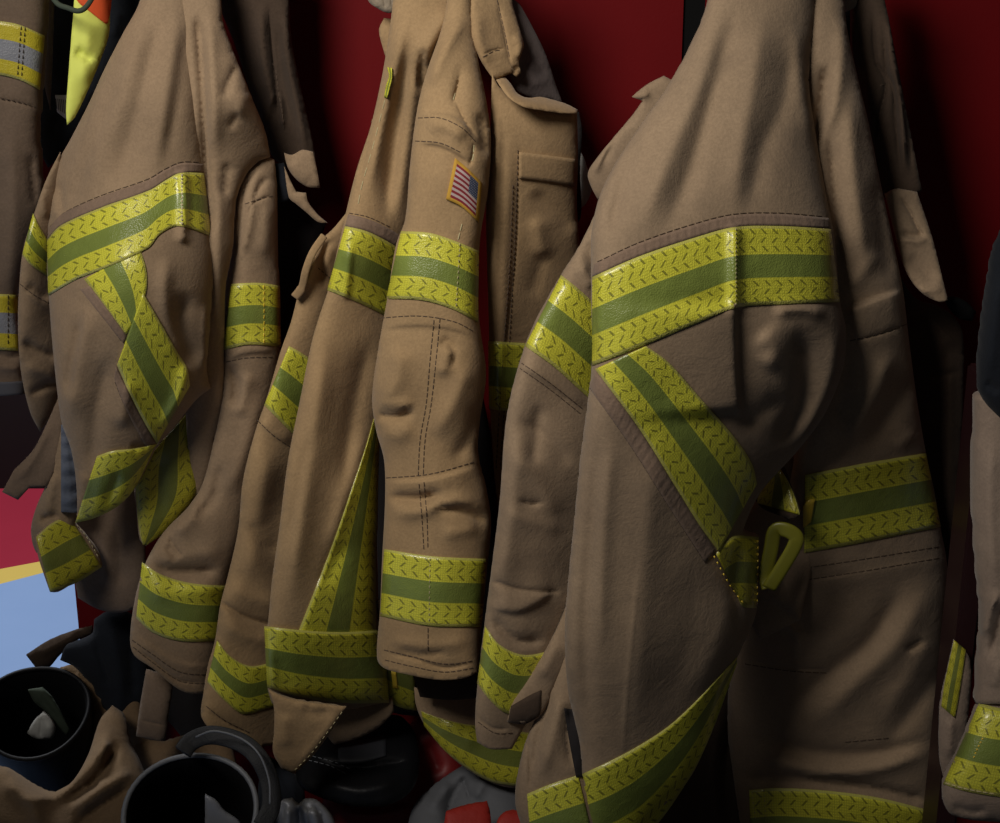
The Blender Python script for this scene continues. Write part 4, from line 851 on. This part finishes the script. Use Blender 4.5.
# turnout trousers slumped round the left boots
tr = thing('turnout_trousers', at(80, 800, -.1), 'tan trousers slumped around the boots at lower left', 'trousers')
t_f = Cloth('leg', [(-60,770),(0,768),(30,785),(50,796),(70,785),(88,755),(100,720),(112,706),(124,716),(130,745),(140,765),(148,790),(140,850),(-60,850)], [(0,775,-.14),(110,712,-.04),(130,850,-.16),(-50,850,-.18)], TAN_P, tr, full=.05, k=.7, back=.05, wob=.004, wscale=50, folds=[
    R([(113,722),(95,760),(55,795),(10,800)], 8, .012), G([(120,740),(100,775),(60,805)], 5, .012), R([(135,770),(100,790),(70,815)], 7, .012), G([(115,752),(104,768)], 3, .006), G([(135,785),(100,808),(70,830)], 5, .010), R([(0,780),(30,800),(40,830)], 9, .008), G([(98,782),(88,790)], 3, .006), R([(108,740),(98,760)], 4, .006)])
t_w = Cloth('waistband', [(26,655),(50,640),(76,630),(92,626),(92,634),(78,640),(60,655),(48,668),(36,668)], [(30,660,.04),(90,630,.09)], LIN_BR, tr, full=.012, k=.7, folds=[R([(36,656),(80,634)], 4, .004)])
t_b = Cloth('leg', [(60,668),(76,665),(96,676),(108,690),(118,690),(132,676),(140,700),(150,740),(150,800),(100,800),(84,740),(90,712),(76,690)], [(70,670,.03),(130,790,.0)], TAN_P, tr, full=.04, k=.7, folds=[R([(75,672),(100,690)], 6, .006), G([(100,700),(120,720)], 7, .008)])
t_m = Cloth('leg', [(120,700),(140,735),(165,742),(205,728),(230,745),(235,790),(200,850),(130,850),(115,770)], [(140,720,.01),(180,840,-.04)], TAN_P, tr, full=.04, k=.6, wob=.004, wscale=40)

# red bag and crumpled cloth
rb = Cloth('gear_bag', [(330,770),(345,790),(385,792),(400,765),(402,735),(420,715),(440,722),(462,745),(470,775),(475,830),(470,925),(320,925),(318,830)], [(340,780,.0),(430,740,.03),(380,840,-.02)], REDBAG, None, full=.05, k=.7, back=.05, wob=.004, wscale=40, folds=[R([(402,745),(412,775),(395,800)], 6, .010), G([(330,800),(370,806),(410,800)], 5, .008), R([(335,812),(375,815),(420,806)], 6, .008), G([(425,740),(440,775)], 7, .01)])
tag(rb.obj, 'red nylon gear bag in the shade under the flag-sleeved coat', 'bag')
gc = Cloth('rag', [(277,812),(282,801),(292,799),(298,807,1),(304,800),(316,801),(327,811),(334,822),(340,850),(274,850)], -.24, SILVER, None, full=.022, k=.7, folds=[VG([(284,803),(280,830)], 2, .004), VG([(312,804),(322,815),(326,835)], 2, .005), R([(304,806),(308,828)], 3, .006), VG([(298,806),(300,830)], 2.5, .010), R([(288,806),(288,835)], 4, .008), R([(312,806),(318,835)], 5, .008)])
tag(gc.obj, 'crumpled silvery cloth at the bottom beside the pull-loop boot', 'cloth')
gb = Cloth('bag', [(412,810),(430,790),(446,778),(470,765),(500,770),(525,790),(535,850),(405,850)], [(450,780,-.06),(450,850,-.13)], GREY, None, full=.04, k=.7, back=.04, wob=.006, wscale=30, folds=[G([(470,770),(452,800),(446,830)], 5, .010), R([(450,780),(430,812)], 7, .010), R([(485,775),(476,800)], 6, .008), VG([(462,775),(470,800)], 2, .006)])
tag(gb.obj, 'crumpled grey cloth bag under the red strap below the coats', 'bag')
for i, (pts, lab) in enumerate((([(446,812),(468,805),(487,802),(490,812),(493,850),(440,850)], 'red webbing strap lying on the grey bag, the wider left piece'), ([(497,822),(506,812),(520,812),(530,820),(532,850),(495,850)], 'red webbing strap beside the large coat flap, the smaller right piece'))):
    o = Cloth('strap', pts, [(460,800,-.175),(460,850,-.22),(520,820,-.18)], REDC, None, full=.008, k=.5, back=.005)
    tag(o.obj, lab, 'strap', 'red straps at the bottom')

YOFF = 0.0
# ================================================================== camera, light
cam = bpy.data.cameras.new('camera'); co_ = bpy.data.objects.new('camera', cam); COL.objects.link(co_)
cam.sensor_fit = 'HORIZONTAL'; cam.sensor_width = 36.0; cam.lens = 36.0 * F / W; cam.clip_start = .02
co_.location = CAM; co_.rotation_euler = (math.pi / 2 - PITCH, 0, 0); scene.camera = co_

def area(name, loc, aim, size, power, col, sy=None):
    l = bpy.data.lights.new(name, 'AREA'); l.energy = power; l.color = col; l.size = size
    if sy: l.shape = 'RECTANGLE'; l.size_y = sy
    o = bpy.data.objects.new(name, l); o.location = loc
    o.rotation_euler = (Vector(aim) - Vector(loc)).to_track_quat('-Z', 'Y').to_euler(); COL.objects.link(o); return o
sl = bpy.data.lights.new('key_spot', 'SPOT'); sl.energy = 138; sl.color = (1.0, .935, .86); sl.spot_size = math.radians(57); sl.spot_blend = 1.0; sl.shadow_soft_size = .34  # unseen key lamp; its fading cone is added to darken the lower part
so_ = bpy.data.objects.new('key_spot', sl); so_.location = (-.78, -1.28, 2.32); COL.objects.link(so_)
so_.rotation_euler = (Vector((-.03, 0, 1.36)) - so_.location).to_track_quat('-Z', 'Y').to_euler()
area('bay_lamp', (-1.5, 1.5, 2.8), (-1.5, 1.5, 0), .9, 60, (.95, .97, 1.0))
wd = bpy.data.worlds.new('world'); scene.world = wd; wd.use_nodes = True
wd.node_tree.nodes['Background'].inputs[0].default_value = (.9, .85, .8, 1); wd.node_tree.nodes['Background'].inputs[1].default_value = .024
scene.view_settings.view_transform = 'Standard'; scene.view_settings.look = 'None'
scene.view_settings.exposure = 0.0; scene.view_settings.gamma = 1.0; scene.view_settings.use_curve_mapping = False
